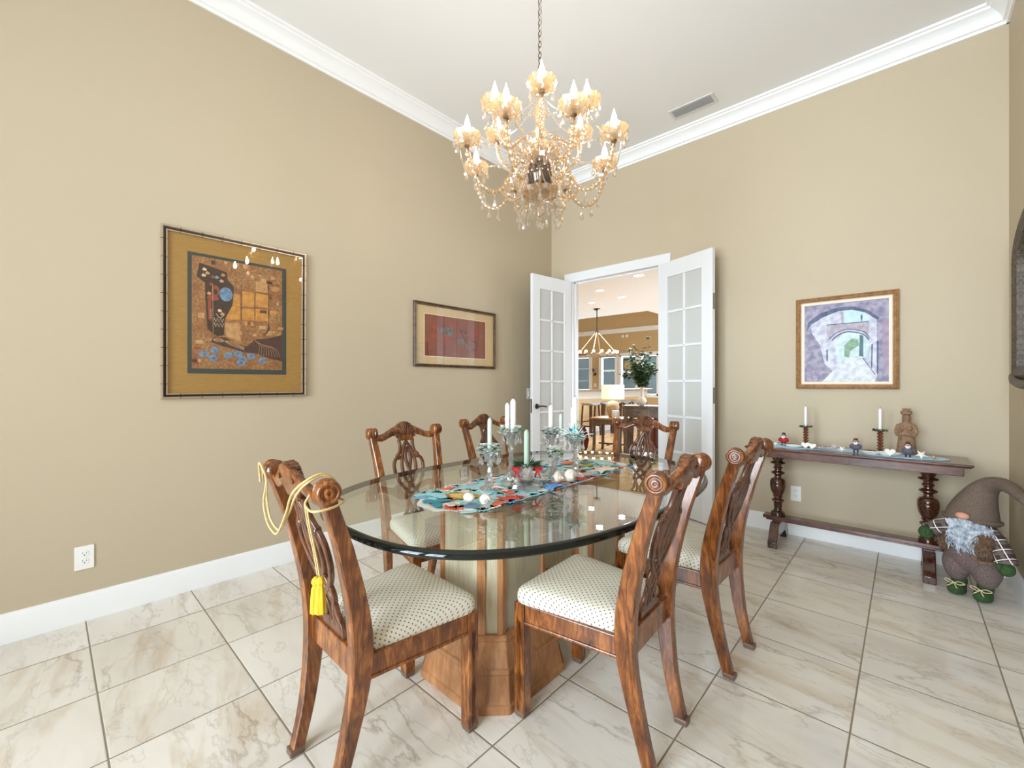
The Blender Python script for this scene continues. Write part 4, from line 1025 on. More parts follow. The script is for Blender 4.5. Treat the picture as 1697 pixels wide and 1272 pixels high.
# --- archway painting on the back wall
ox, oz = -.345, 1.563
pic = wall_picture('framed_painting', 'gold framed oil painting of a pale stone alley with arches', (ox, YB, oz), 0)
frame_run(-.312, .312, -.36, .36, [(0, 0), (0, .03), (.006, .036), (.012, .03), (.016, .034), (.024, .03), (.030, .02), (.036, .018), (.036, 0)]).build('frame', mottled('gilt_frame', (172, 130, 84), (140, 100, 62), 40, .35), pic, smooth=30)
frame_run(-.276, .276, -.325, .325, [(0, 0), (0, .016), (.020, .012), (.020, 0)]).build('liner', plain('cream_liner', (232, 218, 196), .6), pic, smooth=30)
B_ = lambda l: [(a - ox, b - oz) for a, b in l]
def daub(n, a, b, c=None, sc=26): return mottled(n, a, b, sc, .6, .4, .38, .62)
bmats = {'wall': daub('art_stone', (168, 160, 176), (122, 120, 148)), 'light': daub('art_lit_stone', (214, 214, 222), (176, 176, 196)), 'arch': daub('art_arch_shadow', (96, 104, 134), (70, 76, 106)), 'sky': daub('art_sky', (200, 224, 232), (180, 208, 224)),
         'block': daub('art_bridge', (190, 182, 188), (160, 150, 164)), 'hole': daub('art_distance', (212, 226, 222), (184, 204, 208)), 'fol': daub('art_foliage', (150, 180, 150), (110, 148, 124), 0, 60), 'tree': daub('art_cypress', (86, 118, 128), (70, 96, 110)), 'road': daub('art_road', (222, 224, 226), (190, 196, 206)), 'rust': daub('art_pinkish', (176, 150, 166), (150, 130, 160))}
bk = list(bmats); m = MB()
def bput(c, poly, lift): m.mi = bk.index(c); flat(m, B_(poly), lift, .0003)
bput('wall', [(-.602, 1.255), (-.088, 1.255), (-.088, 1.872), (-.602, 1.872)], .008)
bput('light', [(-.558, 1.714), (-.483, 1.764), (-.385, 1.804), (-.3, 1.807), (-.217, 1.774), (-.156, 1.715), (-.152, 1.295), (-.168, 1.258), (-.485, 1.259), (-.52, 1.40), (-.55, 1.55)], .0086)
bput('wall', [(-.555, 1.65), (-.50, 1.55), (-.47, 1.40), (-.42, 1.34), (-.485, 1.259), (-.59, 1.259), (-.59, 1.65)], .0088)
bput('sky', [(-.356, 1.805), (-.3, 1.806), (-.233, 1.782), (-.196, 1.729), (-.196, 1.698), (-.356, 1.707)], .0090)
bput('block', [(-.37, 1.80), (-.352, 1.80), (-.348, 1.70), (-.362, 1.70)], .0093)
bput('tree', [(-.243, 1.70), (-.25, 1.745), (-.243, 1.77), (-.236, 1.745)], .0092)
bput('block', [(-.456, 1.703), (-.2, 1.708), (-.2, 1.58), (-.233, 1.635), (-.326, 1.662), (-.395, 1.634), (-.44, 1.588), (-.456, 1.633)], .0094)
bput('arch', strip([(-.458, 1.703), (-.2, 1.708)], .006), .0097)
bput('hole', [(-.40, 1.573), (-.369, 1.612), (-.326, 1.637), (-.241, 1.625), (-.198, 1.57), (-.208, 1.444), (-.241, 1.435), (-.334, 1.428), (-.395, 1.408)], .0092)
bput('arch', strip(sp2([(-.444, 1.588), (-.395, 1.636), (-.326, 1.660), (-.233, 1.634), (-.196, 1.583)]), .006), .0099)
bput('arch', strip(sp2([(-.425, 1.578), (-.385, 1.618), (-.326, 1.640), (-.237, 1.616), (-.20, 1.57)]), .008), .0098)
bput('fol', [(-.347, 1.537), (-.30, 1.59), (-.262, 1.576), (-.258, 1.532), (-.309, 1.492), (-.317, 1.443), (-.347, 1.45)], .0097); bput('tree', [(-.254, 1.612), (-.233, 1.605), (-.233, 1.445), (-.258, 1.452)], .0098)
bput('road', [(-.334, 1.428), (-.241, 1.437), (-.152, 1.305), (-.168, 1.258), (-.485, 1.259), (-.413, 1.342), (-.369, 1.396)], .0096)
bput('arch', [(-.588, 1.66), (-.578, 1.735), (-.504, 1.797), (-.387, 1.833), (-.3, 1.832), (-.208, 1.794), (-.14, 1.729), (-.152, 1.714), (-.217, 1.774), (-.3, 1.807), (-.387, 1.804), (-.485, 1.765), (-.559, 1.716)], .0098)
for poly in ([(-.458, 1.511), (-.449, 1.51), (-.449, 1.421), (-.458, 1.421)], [(-.156, 1.557), (-.146, 1.557), (-.148, 1.316), (-.156, 1.316)], [(-.186, 1.538), (-.178, 1.538), (-.182, 1.359), (-.188, 1.359)]): bput('arch', poly, .0100)
bput('rust', [(-.13, 1.7), (-.09, 1.72), (-.09, 1.30), (-.12, 1.4)], .0090)
bput('arch', strip([(-.235, 1.435), (-.165, 1.31)], .005), .01)
m.build('canvas', [bmats[k] for k in bk], pic, smooth=0)

# ------------------------------------------------------------ ornate mirror on the right wall
mir = thing('wall_mirror', 'ornate dark framed arched mirror on the right wall', 'mirror', (XR, 3.29, 1.255), 90)
ORN = mottled('dark_ornate_frame', (96, 84, 68), (40, 34, 28), 90, .5, .6, metallic=0) if False else mottled('dark_ornate_frame', (104, 90, 72), (44, 38, 32), 90, .5, .8)
# local: -Y faces ... rotated 90: local +Y -> -X (into the room); local x -> +Y world
def mir_outline(hw, z0, z1, rise):
    pts = [(-hw, z0), (hw, z0), (hw, z1)]
    for k in range(1, 16):
        a = math.pi * k / 16; pts.append((hw * math.cos(a), z1 + rise * math.sin(a)))
    pts.append((-hw, z1)); return pts
out = mir_outline(.45, 0, .68, .22); inn = mir_outline(.385, .08, .64, .19)
m = MB(); n = len(out); v = []
for ring, d in ((out, 0), (out, .025), ([((a[0] * .6 + b[0] * .4), (a[1] * .6 + b[1] * .4)) for a, b in zip(out, inn)], .045), (inn, .03), (inn, .0)): v += [(x, d, z) for x, z in ring]
m.add(v, [(i * n + k, i * n + (k + 1) % n, ((i + 1) % 5) * n + (k + 1) % n, ((i + 1) % 5) * n + k) for i in range(5) for k in range(n)])
random.seed(5)
for i in range(n):
    a = Vector((out[i][0], .025, out[i][1])); b = Vector((out[(i + 1) % n][0], .025, out[(i + 1) % n][1])); c = max(1, int((b - a).length / .022))
    for k in range(c): p = a.lerp(b, k / c); m.ell((p.x, p.y, p.z), (.012, .014, .012), 8, 6)
m.build('carved_frame', ORN, mir, smooth=40)
MB().add([(x, .015, z) for x, z in inn], [tuple(range(n))]).build('mirror_glass', Mt('mirror_silver', (.92, .92, .93, 1), .02, 1).m, mir, smooth=0)
m = MB().tube(spline([(-.45, .03, .03), (-.3, .045, .0), (0, .05, -.02), (.3, .045, .0), (.45, .03, .03)], 6), .022, 10); m.build('bottom_carving', ORN, mir)

# ------------------------------------------------------------ gnome doll
gn = thing('gnome_doll', 'bearded gnome doll with tall drooping grey hat standing in the corner', 'doll', (.285, 3.66, 0), -22)
HATM = mottled('hat_felt', (122, 104, 90), (88, 74, 64), 220, .9, .6); PANT = mottled('brushed_trousers', (124, 106, 100), (92, 76, 72), 160, .95, .7)
FUR = mottled('brown_fur', (128, 98, 74), (78, 56, 42), 60, .9); BOOT = mottled('green_felt', (58, 88, 44), (38, 64, 32), 150, .9, .4); LACE = plain('lace_string', (214, 196, 156), .8)
BEARD = mottled('grey_beard', (206, 212, 220), (120, 130, 144), 40, .7); NOSEM = plain('gnome_nose', (206, 148, 124), .6)
q = Mt('plaid_cloth', srgb(60, 44, 40), .9); s3 = q.sep(q.mapping((19, 19, 19), (20, 30, 0)))
fa = [q.math('FRACT', s3[i]) for i in (0, 2)]
def band(f, a, b): return q.math('MULTIPLY', q.math('GREATER_THAN', f, a), q.math('LESS_THAN', f, b))
w1 = q.math('MAXIMUM', band(fa[0], .46, .54), band(fa[1], .46, .54)); w2 = q.math('MAXIMUM', band(fa[0], .0, .32), band(fa[1], .0, .32))
q.col(q.mix(w1, q.mix(q.math('MULTIPLY', w2, .10), srgb(66, 48, 44), srgb(230, 224, 216)), srgb(240, 236, 228))); PLAID = q.m
m = MB()
m.ell((0, 0, .27), (.122, .10, .12)); m.ell((0, 0, .37), (.10, .085, .10)); m.ell((0, .0, .45), (.08, .07, .08))
for s in (-1, 1): m.ell((s * .063, 0, .185), (.068, .075, .10)); m.ell((s * .064, .0, .125), (.050, .054, .05))
m.build('trousers', PANT, gn, remesh=.008, smooth_it=6)
for s in (-1, 1):
    m = MB(); m.ell((s * .056, -.026, .037), (.041, .066, .036)); m.ell((s * .056, .008, .075), (.037, .038, .05)); m.ell((s * .056, 0, .018), (.040, .064, .018), M=T(0, -.02, 0))
    o = m.build('boot', BOOT, gn, remesh=.006, smooth_it=4)
    m = MB()
    for s2 in (-1, 1):
        m.tube(spline([(s * .056 + dx_, y_, z_) for dx_, y_, z_ in ((0, -.062, .074), (s2 * .025, -.066, .088), (s2 * .045, -.055, .078), (s2 * .02, -.064, .068), (0, -.062, .074))], 5), .0025, 6)
        m.tube(spline([(s * .056, -.062, .074), (s * .056 + s2 * .012, -.08, .062), (s * .056 + s2 * .022, -.088, .052)], 4), .0025, 6)
    m.build('lace', LACE, o)
def furry(name, blobs, n, L, mat, down=(0, 0, -1), seed=1, w=.006, core=True):
    random.seed(seed); m = MB()
    for c, r in blobs:
        if core: m.ell(c, r, 18, 12)
        for i in range(n):
            u = random.uniform(-1, 1); a = random.uniform(0, 6.283); q_ = math.sqrt(1 - u * u); d = Vector((q_ * math.cos(a), q_ * math.sin(a), u))
            p = Vector(c) + Vector((d.x * r[0], d.y * r[1], d.z * r[2])); t_ = (d * .6 + Vector(down) * .8 + Vector((random.uniform(-.4, .4),) * 3)).normalized()
            s_ = t_.cross(d); s_ = s_.normalized() if s_.length > .01 else Vector((1, 0, 0))
            l = L * random.uniform(.6, 1.2); m.add([p - s_ * w / 2, p + s_ * w / 2, p + t_ * l * .6 + s_ * w * .3 + d * .004, p + t_ * l + d * .002], [(0, 1, 2), (0, 2, 3)])
    return m.build(name, mat, gn, smooth=0)
furry('fur_vest', [((-.092, -.045, .375), (.046, .06, .085)), ((.076, -.055, .365), (.066, .062, .092))], 900, .034, FUR, seed=2)
MB().tube(spline([(.03, -.108, .28), (.09, -.125, .262), (.16, -.07, .272)], 6), .010, 8).build('fur_hem', FUR, gn)
MB().lathe([(.04, .30), (.088, .30), (.1, .36), (.098, .42), (.06, .47)], 20, T(0, -.018, 0) @ S(1.02, .95, 1)).build('plaid_shirt', PLAID, gn)
for s, P_, hand in ((-1, [(-.060, -.05, .44), (-.09, -.085, .43), (-.128, -.125, .40), (-.142, -.142, .386)], (-.152, -.152, .37)), (1, [(.08, -.03, .44), (.125, -.06, .385), (.160, -.09, .315), (.168, -.10, .28)], (.170, -.105, .253))):
    o = MB().tube(spline(P_, 5), lambda t_: .034 + .012 * t_, 16).build('sleeve', PLAID, gn)
    MB().ell(hand, (.036, .034, .04), 16, 12).ell((hand[0] - s * .02, hand[1] - .025, hand[2] + .012), (.014, .016, .022), 10, 8).build('mitten', BOOT, gn)
# beard of many wavy locks
random.seed(9); m = MB(); m.ell((0, -.078, .415), (.088, .032, .10), 18, 12)
for i in range(330):
    u = random.uniform(-1, 1); z0 = .50 - .035 * abs(u) - random.uniform(0, .07); L = random.uniform(.10, .18) * (1 - .45 * abs(u))
    x0 = u * .105; y0 = -.108 + .035 * u * u - random.uniform(0, .012); pts = []
    ph = random.uniform(0, 6)
    for k in range(7):
        f_ = k / 6; pts.append((x0 * (1 + .5 * f_ * abs(u) - .25 * f_) + .007 * math.sin(ph + f_ * 9), y0 - .012 * math.sin(f_ * 2.6) + .012 * f_, z0 - L * f_))
    m.tube(pts, lambda t_: .0052 * (1 - .8 * t_) + .0008, 5)
m.build('beard', BEARD, gn, smooth=60)
MB().ell((0.0, -.122, .512), (.031, .024, .021), 18, 12).build('nose', NOSEM, gn)
# hat: fat cone that leans and folds over toward the wall and the camera
HP = [(-.0, .0, .475), (.008, .004, .53), (.022, .006, .59), (.045, .0, .65), (.082, -.02, .70), (.14, -.07, .725), (.195, -.135, .722), (.235, -.19, .708), (.265, -.235, .695), (.288, -.27, .68)]
HR = [.118, .106, .088, .068, .050, .039, .034, .030, .026, .018]
m = MB(); P_ = spline(HP, 5); rr = [v_.x for v_ in spline([(r_, 0, 0) for r_ in HR], 5)]
m.tube(P_, rr, 24); hb = m.build('hat', HATM, gn, smooth=80)
MB().tube([(.118 * math.cos(a_ * math.pi / 20), .105 * math.sin(a_ * math.pi / 20), .478 - .01 * math.sin(a_ * math.pi / 20)) for a_ in range(40)], .013, 8, closed=True).build('hat_brim', HATM, hb)

gn.scale = (.98, .98, .95)

# ------------------------------------------------------------ chandelier
CHX, CHY = -1.345, 1.668
ch = thing('chandelier', 'large amber crystal chandelier with flame bulbs hanging over the glass table', 'chandelier', (CHX, CHY, 2.0))
AMB = crystal('amber_crystal', (1, .83, .60, 1), .55, .30); CLR = crystal('clear_crystal', (1, .95, .88, 1), .55, .36)
SMOKE = Mt('smoked_mirror_glass', srgb(120, 108, 100), .06, .9).m; BRASS = plain('chandelier_metal', (120, 104, 88), .3, .9)
BULB = glow('flame_bulb', (255, 246, 236), 105)
MB().lathe([(.001, 1.67), (.07, 1.67), (.065, 1.645), (.03, 1.62), (.008, 1.61), (.001, 1.60)], 24).build('ceiling_canopy', BRASS, ch)
m = MB(); k = 0; z = .80
while z < 1.61:
    rr_ = .0035; pts = []
    for j in range(10):
        a = 2 * math.pi * j / 10; u, w = .0085 * math.cos(a), .017 * math.sin(a)
        pts.append((u if k % 2 else 0, 0 if k % 2 else u, z + w))
    m.tube(pts, .0022, 5, closed=True); z += .027; k += 1
m.build('chain', BRASS, ch, smooth=60)
MB().tube([(.004, .004, .8), (.004, -.003, 1.2), (.003, .003, 1.62)], .0022, 6).build('power_cord', plain('clear_cord', (190, 180, 165), .4), ch)
MB().lathe([(.004, .80), (.010, .79), (.022, .775), (.010, .76), (.012, .74), (.030, .715), (.034, .70), (.018, .68), (.012, .66), (.026, .63), (.032, .59), (.022, .55), (.014, .53), (.030, .51), (.036, .49), (.020, .47), (.016, .44), (.032, .40), (.028, .36), (.018, .34), (.02, .33)], 16, lobes=8, amp=.08).build('glass_column', AMB, ch, smooth=20)
MB().lathe([(.02, .34), (.052, .33), (.066, .30), (.068, .275), (.058, .235), (.036, .205), (.02, .195), (.001, .19)], 28).build('smoked_bowl', SMOKE, ch)
MB().lathe([(.02, .345), (.06, .335), (.078, .345), (.085, .36), (.05, .35), (.02, .36)], 20, lobes=10, amp=.06).build('upper_dish', CLR, ch, smooth=20)
MB().lathe([(.015, .19), (.05, .175), (.085, .185), (.10, .20), (.088, .18), (.05, .165), (.012, .15), (.012, .12), (.02, .1), (.012, .08), (.006, .075)], 24, lobes=12, amp=.05, cap=False).build('lower_dish', AMB, ch, smooth=20)
MB().tube([(0, 0, .075), (0, 0, .052)], .0015, 5).ell((0, 0, .032), .021, 10, 7).build('finial_ball', CLR, ch, smooth=20)
ARMPROTO = {}
def twist(pts, r, n=8):
    m = MB()
    def sec(i, t):
        tw = i * .55; return [((r * (1 + .22 * math.cos(4 * (a - 0)))) * math.cos(a + tw), (r * (1 + .22 * math.cos(4 * (a - 0)))) * math.sin(a + tw)) for a in [2 * math.pi * k_ / 16 for k_ in range(16)]]
    m.sweep(pts, sec); return m
meshes = {}
def shared(key, fn, name, mats, parent, smooth):
    if key not in meshes:
        o = fn().build(name, mats, parent, smooth=smooth); meshes[key] = o.data; return o
    o = bpy.data.objects.new(name, meshes[key]); COL.objects.link(o); o.parent = parent; return o
DROPS = 0; extra = MB()
def put_drop(parent, p, size, key):
    """a bead, then a faceted pear drop"""
    global DROPS
    def fn(): return MB().ell((0, 0, -.004), .0042, 8, 5).ell((0, 0, -.0135), .005, 8, 5).lathe([(.0006, -.019), (.0045, -.026), (.0095, -.042), (.0075, -.050), (.0006, -.056)], 6)
    DROPS += 1
    if DROPS <= 98:
        o = shared('drop', fn, 'crystal_drop', CLR, parent, 12); o.location = p; o.scale = (size,) * 3; o.rotation_euler = (0, 0, random.uniform(0, 3)); return
    q_ = fn(); extra.add(q_.v, q_.f, T(*(Vector(p))) @ S(size))
def arm(tier, a, P_, zb, r_end):
    E_ = bpy.data.objects.new('arm', None)
    d = Vector((math.cos(a), math.sin(a), 0))
    Mz = Matrix.Rotation(a, 4, 'Z')
    o = shared(tier + 'tube', lambda: twist(spline(P_, 9), .0095), 'arm', AMB, ch, 60); o.rotation_euler = (0, 0, a)
    bc = Vector((r_end, 0, 0))
    b = shared(tier + 'bob', lambda: MB().lathe([(.008, zb - .010), (.022, zb - .006), (.046, zb + .006), (.060, zb + .026), (.066, zb + .046), (.062, zb + .047), (.055, zb + .028), (.038, zb + .012), (.014, zb + .006), (.013, zb + .03), (.010, zb + .045)], 22, T(r_end, 0, 0), lobes=11, amp=.05, cap=False), 'bobeche', AMB, o, 20)
    shared(tier + 'nut', lambda: MB().lathe([(.006, zb - .018), (.013, zb - .012), (.014, zb - .004), (.008, zb)], 14, T(r_end, 0, 0)), 'arm_socket', BRASS, o, 40)
    shared(tier + 'slv', lambda: MB().lathe([(.009, zb + .012), (.009, zb + .055), (.007, zb + .058)], 14, T(r_end, 0, 0)), 'candle_sleeve', BRASS, o, 40)
    shared(tier + 'blb', lambda: MB().lathe([(.006, zb + .057), (.0125, zb + .072), (.0145, zb + .085), (.012, zb + .10), (.0065, zb + .118), (.0028, zb + .130), (.0006, zb + .140)], 14, T(r_end, 0, 0)), 'flame_bulb', BULB, o, 60)
    return o, d
random.seed(31)
low = [(.055, 0, .31), (.10, 0, .335), (.14, 0, .29), (.18, 0, .205), (.235, 0, .165), (.30, 0, .185), (.345, 0, .255), (.365, 0, .33), (.37, 0, .365)]
upp = [(.02, 0, .36), (.06, 0, .43), (.10, 0, .44), (.14, 0, .40), (.175, 0, .375), (.215, 0, .395), (.245, 0, .45), (.25, 0, .50), (.25, 0, .525)]
view_a = math.atan2(-CHY, -CHX)      # toward the room's entry side
ringl = []
for k in range(8):
    a = view_a + R(22.5 + 45 * k)
    o, d = arm('l', a, low, .37, .37); ringl.append((a, d))
    for j in range(7):
        b = a + 2 * math.pi * j / 7; put_drop(ch, (.37 * d.x + .060 * math.cos(b), .37 * d.y + .060 * math.sin(b), .402), 1.1, j)
    put_drop(ch, (.235 * d.x, .235 * d.y, .155), 1.25, 0)
for k in range(6):
    a = view_a + R(2 + 60 * k)
    o, d = arm('u', a, upp, .53, .25)
    for j in range(6):
        b = a + 2 * math.pi * j / 6; put_drop(ch, (.25 * d.x + .060 * math.cos(b), .25 * d.y + .060 * math.sin(b), .562), 1.05, j)
for k in range(12):
    a = view_a + R(30 * k + 8); put_drop(ch, (.098 * math.cos(a), .098 * math.sin(a), .115), 1.05, 0)
for k in range(10):
    a = R(36 * k); put_drop(ch, (.084 * math.cos(a), .084 * math.sin(a), .35), .9, 0)
for k in range(8):
    a = R(45 * k); put_drop(ch, (.045 * math.cos(a), .045 * math.sin(a), .135), 1.1, 0)
for k in range(8):   # second drops lower on the arms
    a = ringl[k][0]; put_drop(ch, (.33 * math.cos(a), .33 * math.sin(a), .215), 1.0, 0); put_drop(ch, (.16 * math.cos(a), .16 * math.sin(a), .24), 1.1, 0); put_drop(ch, (.29 * math.cos(a), .29 * math.sin(a), .175), 1.2, 0); put_drop(ch, (.12 * math.cos(a + .4), .12 * math.sin(a + .4), .17), 1.2, 0); put_drop(ch, (.14 * math.cos(a), .14 * math.sin(a), .41), 1.0, 0); put_drop(ch, (.2 * math.cos(a + .4), .2 * math.sin(a + .4), .375), 1.0, 0)
o = extra.build('crystal_drops', CLR, ch, smooth=12); o['kind'] = 'stuff'
# bead strands: column to arms, and a curtain under the bowl
def beads(p0, p1, sag, r=.0042, name='bead_strand', mat=None):
    m = MB(); p0, p1 = Vector(p0), Vector(p1); L = (p1 - p0).length + sag; n = max(4, int(L / (r * 2.5)))
    for i in range(n + 1):
        t_ = i / n; p = p0.lerp(p1, t_); p.z -= sag * 4 * t_ * (1 - t_); m.ell(p, r, 6, 4)
    m.build(name, mat or CLR, ch, smooth=12)
for k in range(8):
    a, d = ringl[k]; a2 = ringl[(k + 1) % 8][0]
    beads((.03 * d.x, .03 * d.y, .50), (.33 * d.x, .33 * d.y, .40), .05)
    beads((.40 * math.cos(a + .1), .40 * math.sin(a + .1), .385), (.40 * math.cos(a2 - .1), .40 * math.sin(a2 - .1), .385), .05, .0038)
for k in range(12):
    a = R(30 * k + 10); beads((.098 * math.cos(a), .098 * math.sin(a), .195), (.098 * math.cos(a), .098 * math.sin(a), .12), 0, .004)
    beads((.07 * math.cos(a), .07 * math.sin(a), .31), (.098 * math.cos(a + .3), .098 * math.sin(a + .3), .20), .02, .0036)
for k in range(6):
    a = view_a + R(2 + 60 * k); beads((.025 * math.cos(a), .025 * math.sin(a), .66), (.21 * math.cos(a), .21 * math.sin(a), .55), .04)
# curled glass leaves near the hub
for k in range(8):
    a = ringl[k][0] + R(22.5)
    P_ = [(math.cos(a) * x, math.sin(a) * x, z_) for x, z_ in ((.05, .33), (.075, .40), (.105, .43), (.13, .40), (.115, .36))]
    MB().tube(spline(P_, 6), lambda t_: .009 * (1 - .6 * t_), 8).build('scroll_leaf', AMB, ch)
    P_ = [(math.cos(a) * x, math.sin(a) * x, z_) for x, z_ in ((.06, .20), (.12, .16), (.17, .175), (.19, .215), (.165, .235))]
    MB().tube(spline(P_, 6), lambda t_: .009 * (1 - .6 * t_), 8).build('scroll_leaf', AMB, ch)
# ------------------------------------------------------------ the rooms beyond the doorway
WALL2 = plain('warm_tan_paint', (204, 174, 128), .65); WALLW = plain('bar_panel_paint', (214, 205, 190), .6)
FX0, FX1, FY0, FY1 = -12.5, .2, YB + .12, 13.6
struct('floor_beyond', MB().box(FX0, FX1, FY0, FY1, -.05, 0), OAKF, smooth=0)
struct('floor_threshold', MB().box(DX0, DX1, YB - .02, YB + .14, -.01, .004), OAKF, smooth=0)
struct('ceiling_beyond', MB().box(FX0, FX1, FY0, 10.07, 3.05, 3.2).box(-4.70, FX1, 10.07, FY1, 3.05, 3.2), CEIL, smooth=0)
struct('ceiling_high', MB().box(FX0, -4.70, 10.07, FY1, 4.4, 4.5), CEIL, smooth=0)
struct('wall_header', MB().box(FX0, -4.70, 10.05, 10.07, 3.2, 4.4).box(-4.72, -4.70, 10.07, FY1, 3.2, 4.4), WALL2, smooth=0)
struct('wall_near_side', MB().box(FX0, XL - .12, YB, YB + .12, 0, 3.2), WALL2, smooth=0)
struct('wall_east', MB().box(FX1, FX1 + .1, FY0, 7.4, 0, 3.2).box(FX1, FX1 + .1, 12.6, FY1, 0, 3.2).box(FX1, FX1 + .1, 7.4, 12.6, 2.7, 3.2), WALL2, smooth=0)  # gap in this wall is invented, to let the added east light in
struct('wall_west', MB().box(FX0 - .1, FX0, YB, FY1, 0, 4.5), WALL2, smooth=0)
# far wall with openings: french door, three windows
ops = [(-9.9, -8.56, 0, 2.26), (-8.14, -7.50, 1.0, 2.24), (-7.36, -6.72, .85, 2.24), (-6.60, -5.97, .85, 2.24)]
m = MB(); x = FX0
for a, b, z0, z1 in ops:
    m.box(x, a, FY1, FY1 + .12, 0, 4.5); m.box(a, b, FY1, FY1 + .12, z1, 4.5)
    if z0: m.box(a, b, FY1, FY1 + .12, 0, z0)
    x = b
m.box(x, FX1 + .1, FY1, FY1 + .12, 0, 4.5)
struct('wall_far', m, WALL2, smooth=0)
struct('trim_5', MB().box(FX0, -3.0, FY1 - .06, FY1, 3.02, 3.18), TRIM, smooth=0, bevel=.01)
FARG = clear('window_glass', (.86, .9, .92, 1), .05)
for i, (a, b, z0, z1) in enumerate(ops):
    w = MB(); t_ = .055
    for q_ in ((a - .06, a + t_, z0, z1), (b - t_, b + .06, z0, z1), (a, b, z1 - t_, z1 + .08), (a, b, max(z0 - .06, 0), z0 + t_)): w.box(q_[0], q_[1], FY1 - .03, FY1 + .09, q_[2], q_[3])
    if i == 0:
        w.box((a + b) / 2 - .02, (a + b) / 2 + .02, FY1 - .02, FY1 + .06, z0, z1)
        for k in range(1, 5): w.box(a, b, FY1 + .02, FY1 + .035, z0 + (z1 - z0) * k / 5 - .008, z0 + (z1 - z0) * k / 5 + .008)
    else: w.box(a, b, FY1, FY1 + .05, (z0 + z1) / 2 + .08, (z0 + z1) / 2 + .13)
    o = tag(w.build('window_%d' % (i + 3), TRIM, smooth=0), kind='structure')
    MB().box(a, b, FY1 + .05, FY1 + .054, z0, z1).build('pane', FARG, o, smooth=0)
# pale patio ground outside, and an added grey-blue wall hiding the bright sky
struct('floor_patio', MB().box(FX0 - 3, FX1 + 3, FY1 + .12, FY1 + 7, -.12, -.02), plain('patio_slab', (170, 166, 158), .8), smooth=0)
struct('wall_backdrop', MB().box(FX0 - 3, FX1 + 3, FY1 + 3.4, FY1 + 3.5, -.02, 4.5), mottled('backdrop_wall', (128, 142, 148), (104, 118, 126), .6, .8), smooth=0)
t = thing('framed_picture', 'reflection of a small black framed botanical print in the window behind the leafy branches', 'picture', (-7.05, FY1 + .02, 1.9))  # solid stand-in for a framed picture mirrored in the window glass
frame_run(-.2, .2, -.2, .2, [(0, 0), (0, .03), (.035, .03), (.035, 0)]).build('frame', FBLK, t, smooth=0)
flat(MB(), [(-.17, -.17), (.17, -.17), (.17, .17), (-.17, .17)], .006).build('print', mottled('reflected_print', (216, 206, 160), (130, 120, 80), 12, .6), t, smooth=0)
t = thing('wall_sconce', 'small bronze wall sconce between the french door and the windows', 'lamp', (-8.36, FY1, 1.60))
MB().lathe([(.0, 0), (.05, 0), (.045, .02), (.0, .03)], 12, T(0, 0, 0) @ RX(90)).build('backplate', METAL, t)
MB().tube(spline([(0, -.02, -.02), (0, -.10, -.06), (0, -.12, .02), (0, -.12, .08)], 5), .012, 8).build('arm', METAL, t)
MB().lathe([(.02, .08), (.05, .10), (.06, .2), (.055, .2), (.02, .1)], 12, T(0, -.12, 0), cap=False).build('shade', METAL, t)
t = thing('wall_switch', 'white switch plate on the tan wall below the bronze sconce', 'switch', (-8.36, FY1, 1.2)); MB().box(-.04, .04, -.008, 0, -.06, .06).build('cover_plate', PLATE, t, smooth=0)
for k, x in enumerate((-7.26, -7.10)):
    o = MB().lathe([(.0, 0), (.05, 0), (.045, .015), (.0, .02)], 14, RX(90)).build('wall_speaker', PLATE); o.location = (x, FY1, 2.9)
    tag(o, ['small white round wall speaker high on the tan wall, left one', 'small white round wall speaker high on the tan wall, right one'][k], 'speaker', 'small wall speakers')
t = thing('ceiling_fan', 'ceiling fan with pale blades partly hidden by the door jamb', 'fan', (-8.45, 11.95, 2.9))
MB().tube([(0, 0, 1.45), (0, 0, .1)], .015, 8).build('downrod', NICK, t); MB().lathe([(.0, .12), (.08, .1), (.1, .02), (.06, -.04), (0, -.06)], 16).build('motor', NICK, t)
for k in range(5): MB().box(.1, .72, -.06, .06, -.005, .005, RZ(2 + 72 * k) @ RX(10)).build('blade', plain('pale_blade', (226, 206, 170), .6) if k == 0 else bpy.data.materials['pale_blade'], t, smooth=0)

# recessed ceiling lights
DL = glow('downlight_glow', (255, 250, 240), 9)
spots = [(-3.275, 6.674), (-4.358, 7.24), (-4.348, 8.108), (-5.156, 8.221), (-2.0, 7.3), (-6.6, 9.2), (-3.0, 9.4)]
names = ['recessed ceiling light nearest the doorway, high at the right', 'recessed ceiling light left of the middle pair beyond the doorway', 'recessed ceiling light right of the middle pair beyond the doorway', 'recessed ceiling light just above the ring pendant canopy',
         'recessed ceiling light hidden behind the right door leaf', 'recessed ceiling light over the far end of the bar', 'recessed ceiling light over the seating area']
for (x, y), lab in zip(spots, names):
    t = thing('recessed_light', lab, 'ceiling light', (x, y, 3.0505), 0, 'recessed lights in the room beyond the doorway')
    MB().lathe([(.062, 0), (.09, 0), (.088, -.006), (.062, -.006)], 24, cap=False).build('trim_ring', TRIM, t)
    MB().lathe([(.0005, -.002), (.062, -.002)], 24, cap=False).build('lens', DL, t, smooth=0)
    l = bpy.data.lights.new('l', 'AREA'); l.shape = 'DISK'; l.size = .12; l.energy = 34; l.color = (.80, .91, 1); l.spread = R(150)
    o = bpy.data.objects.new('light_source', l); COL.objects.link(o); o.parent = t; o.location = (0, 0, -.012)

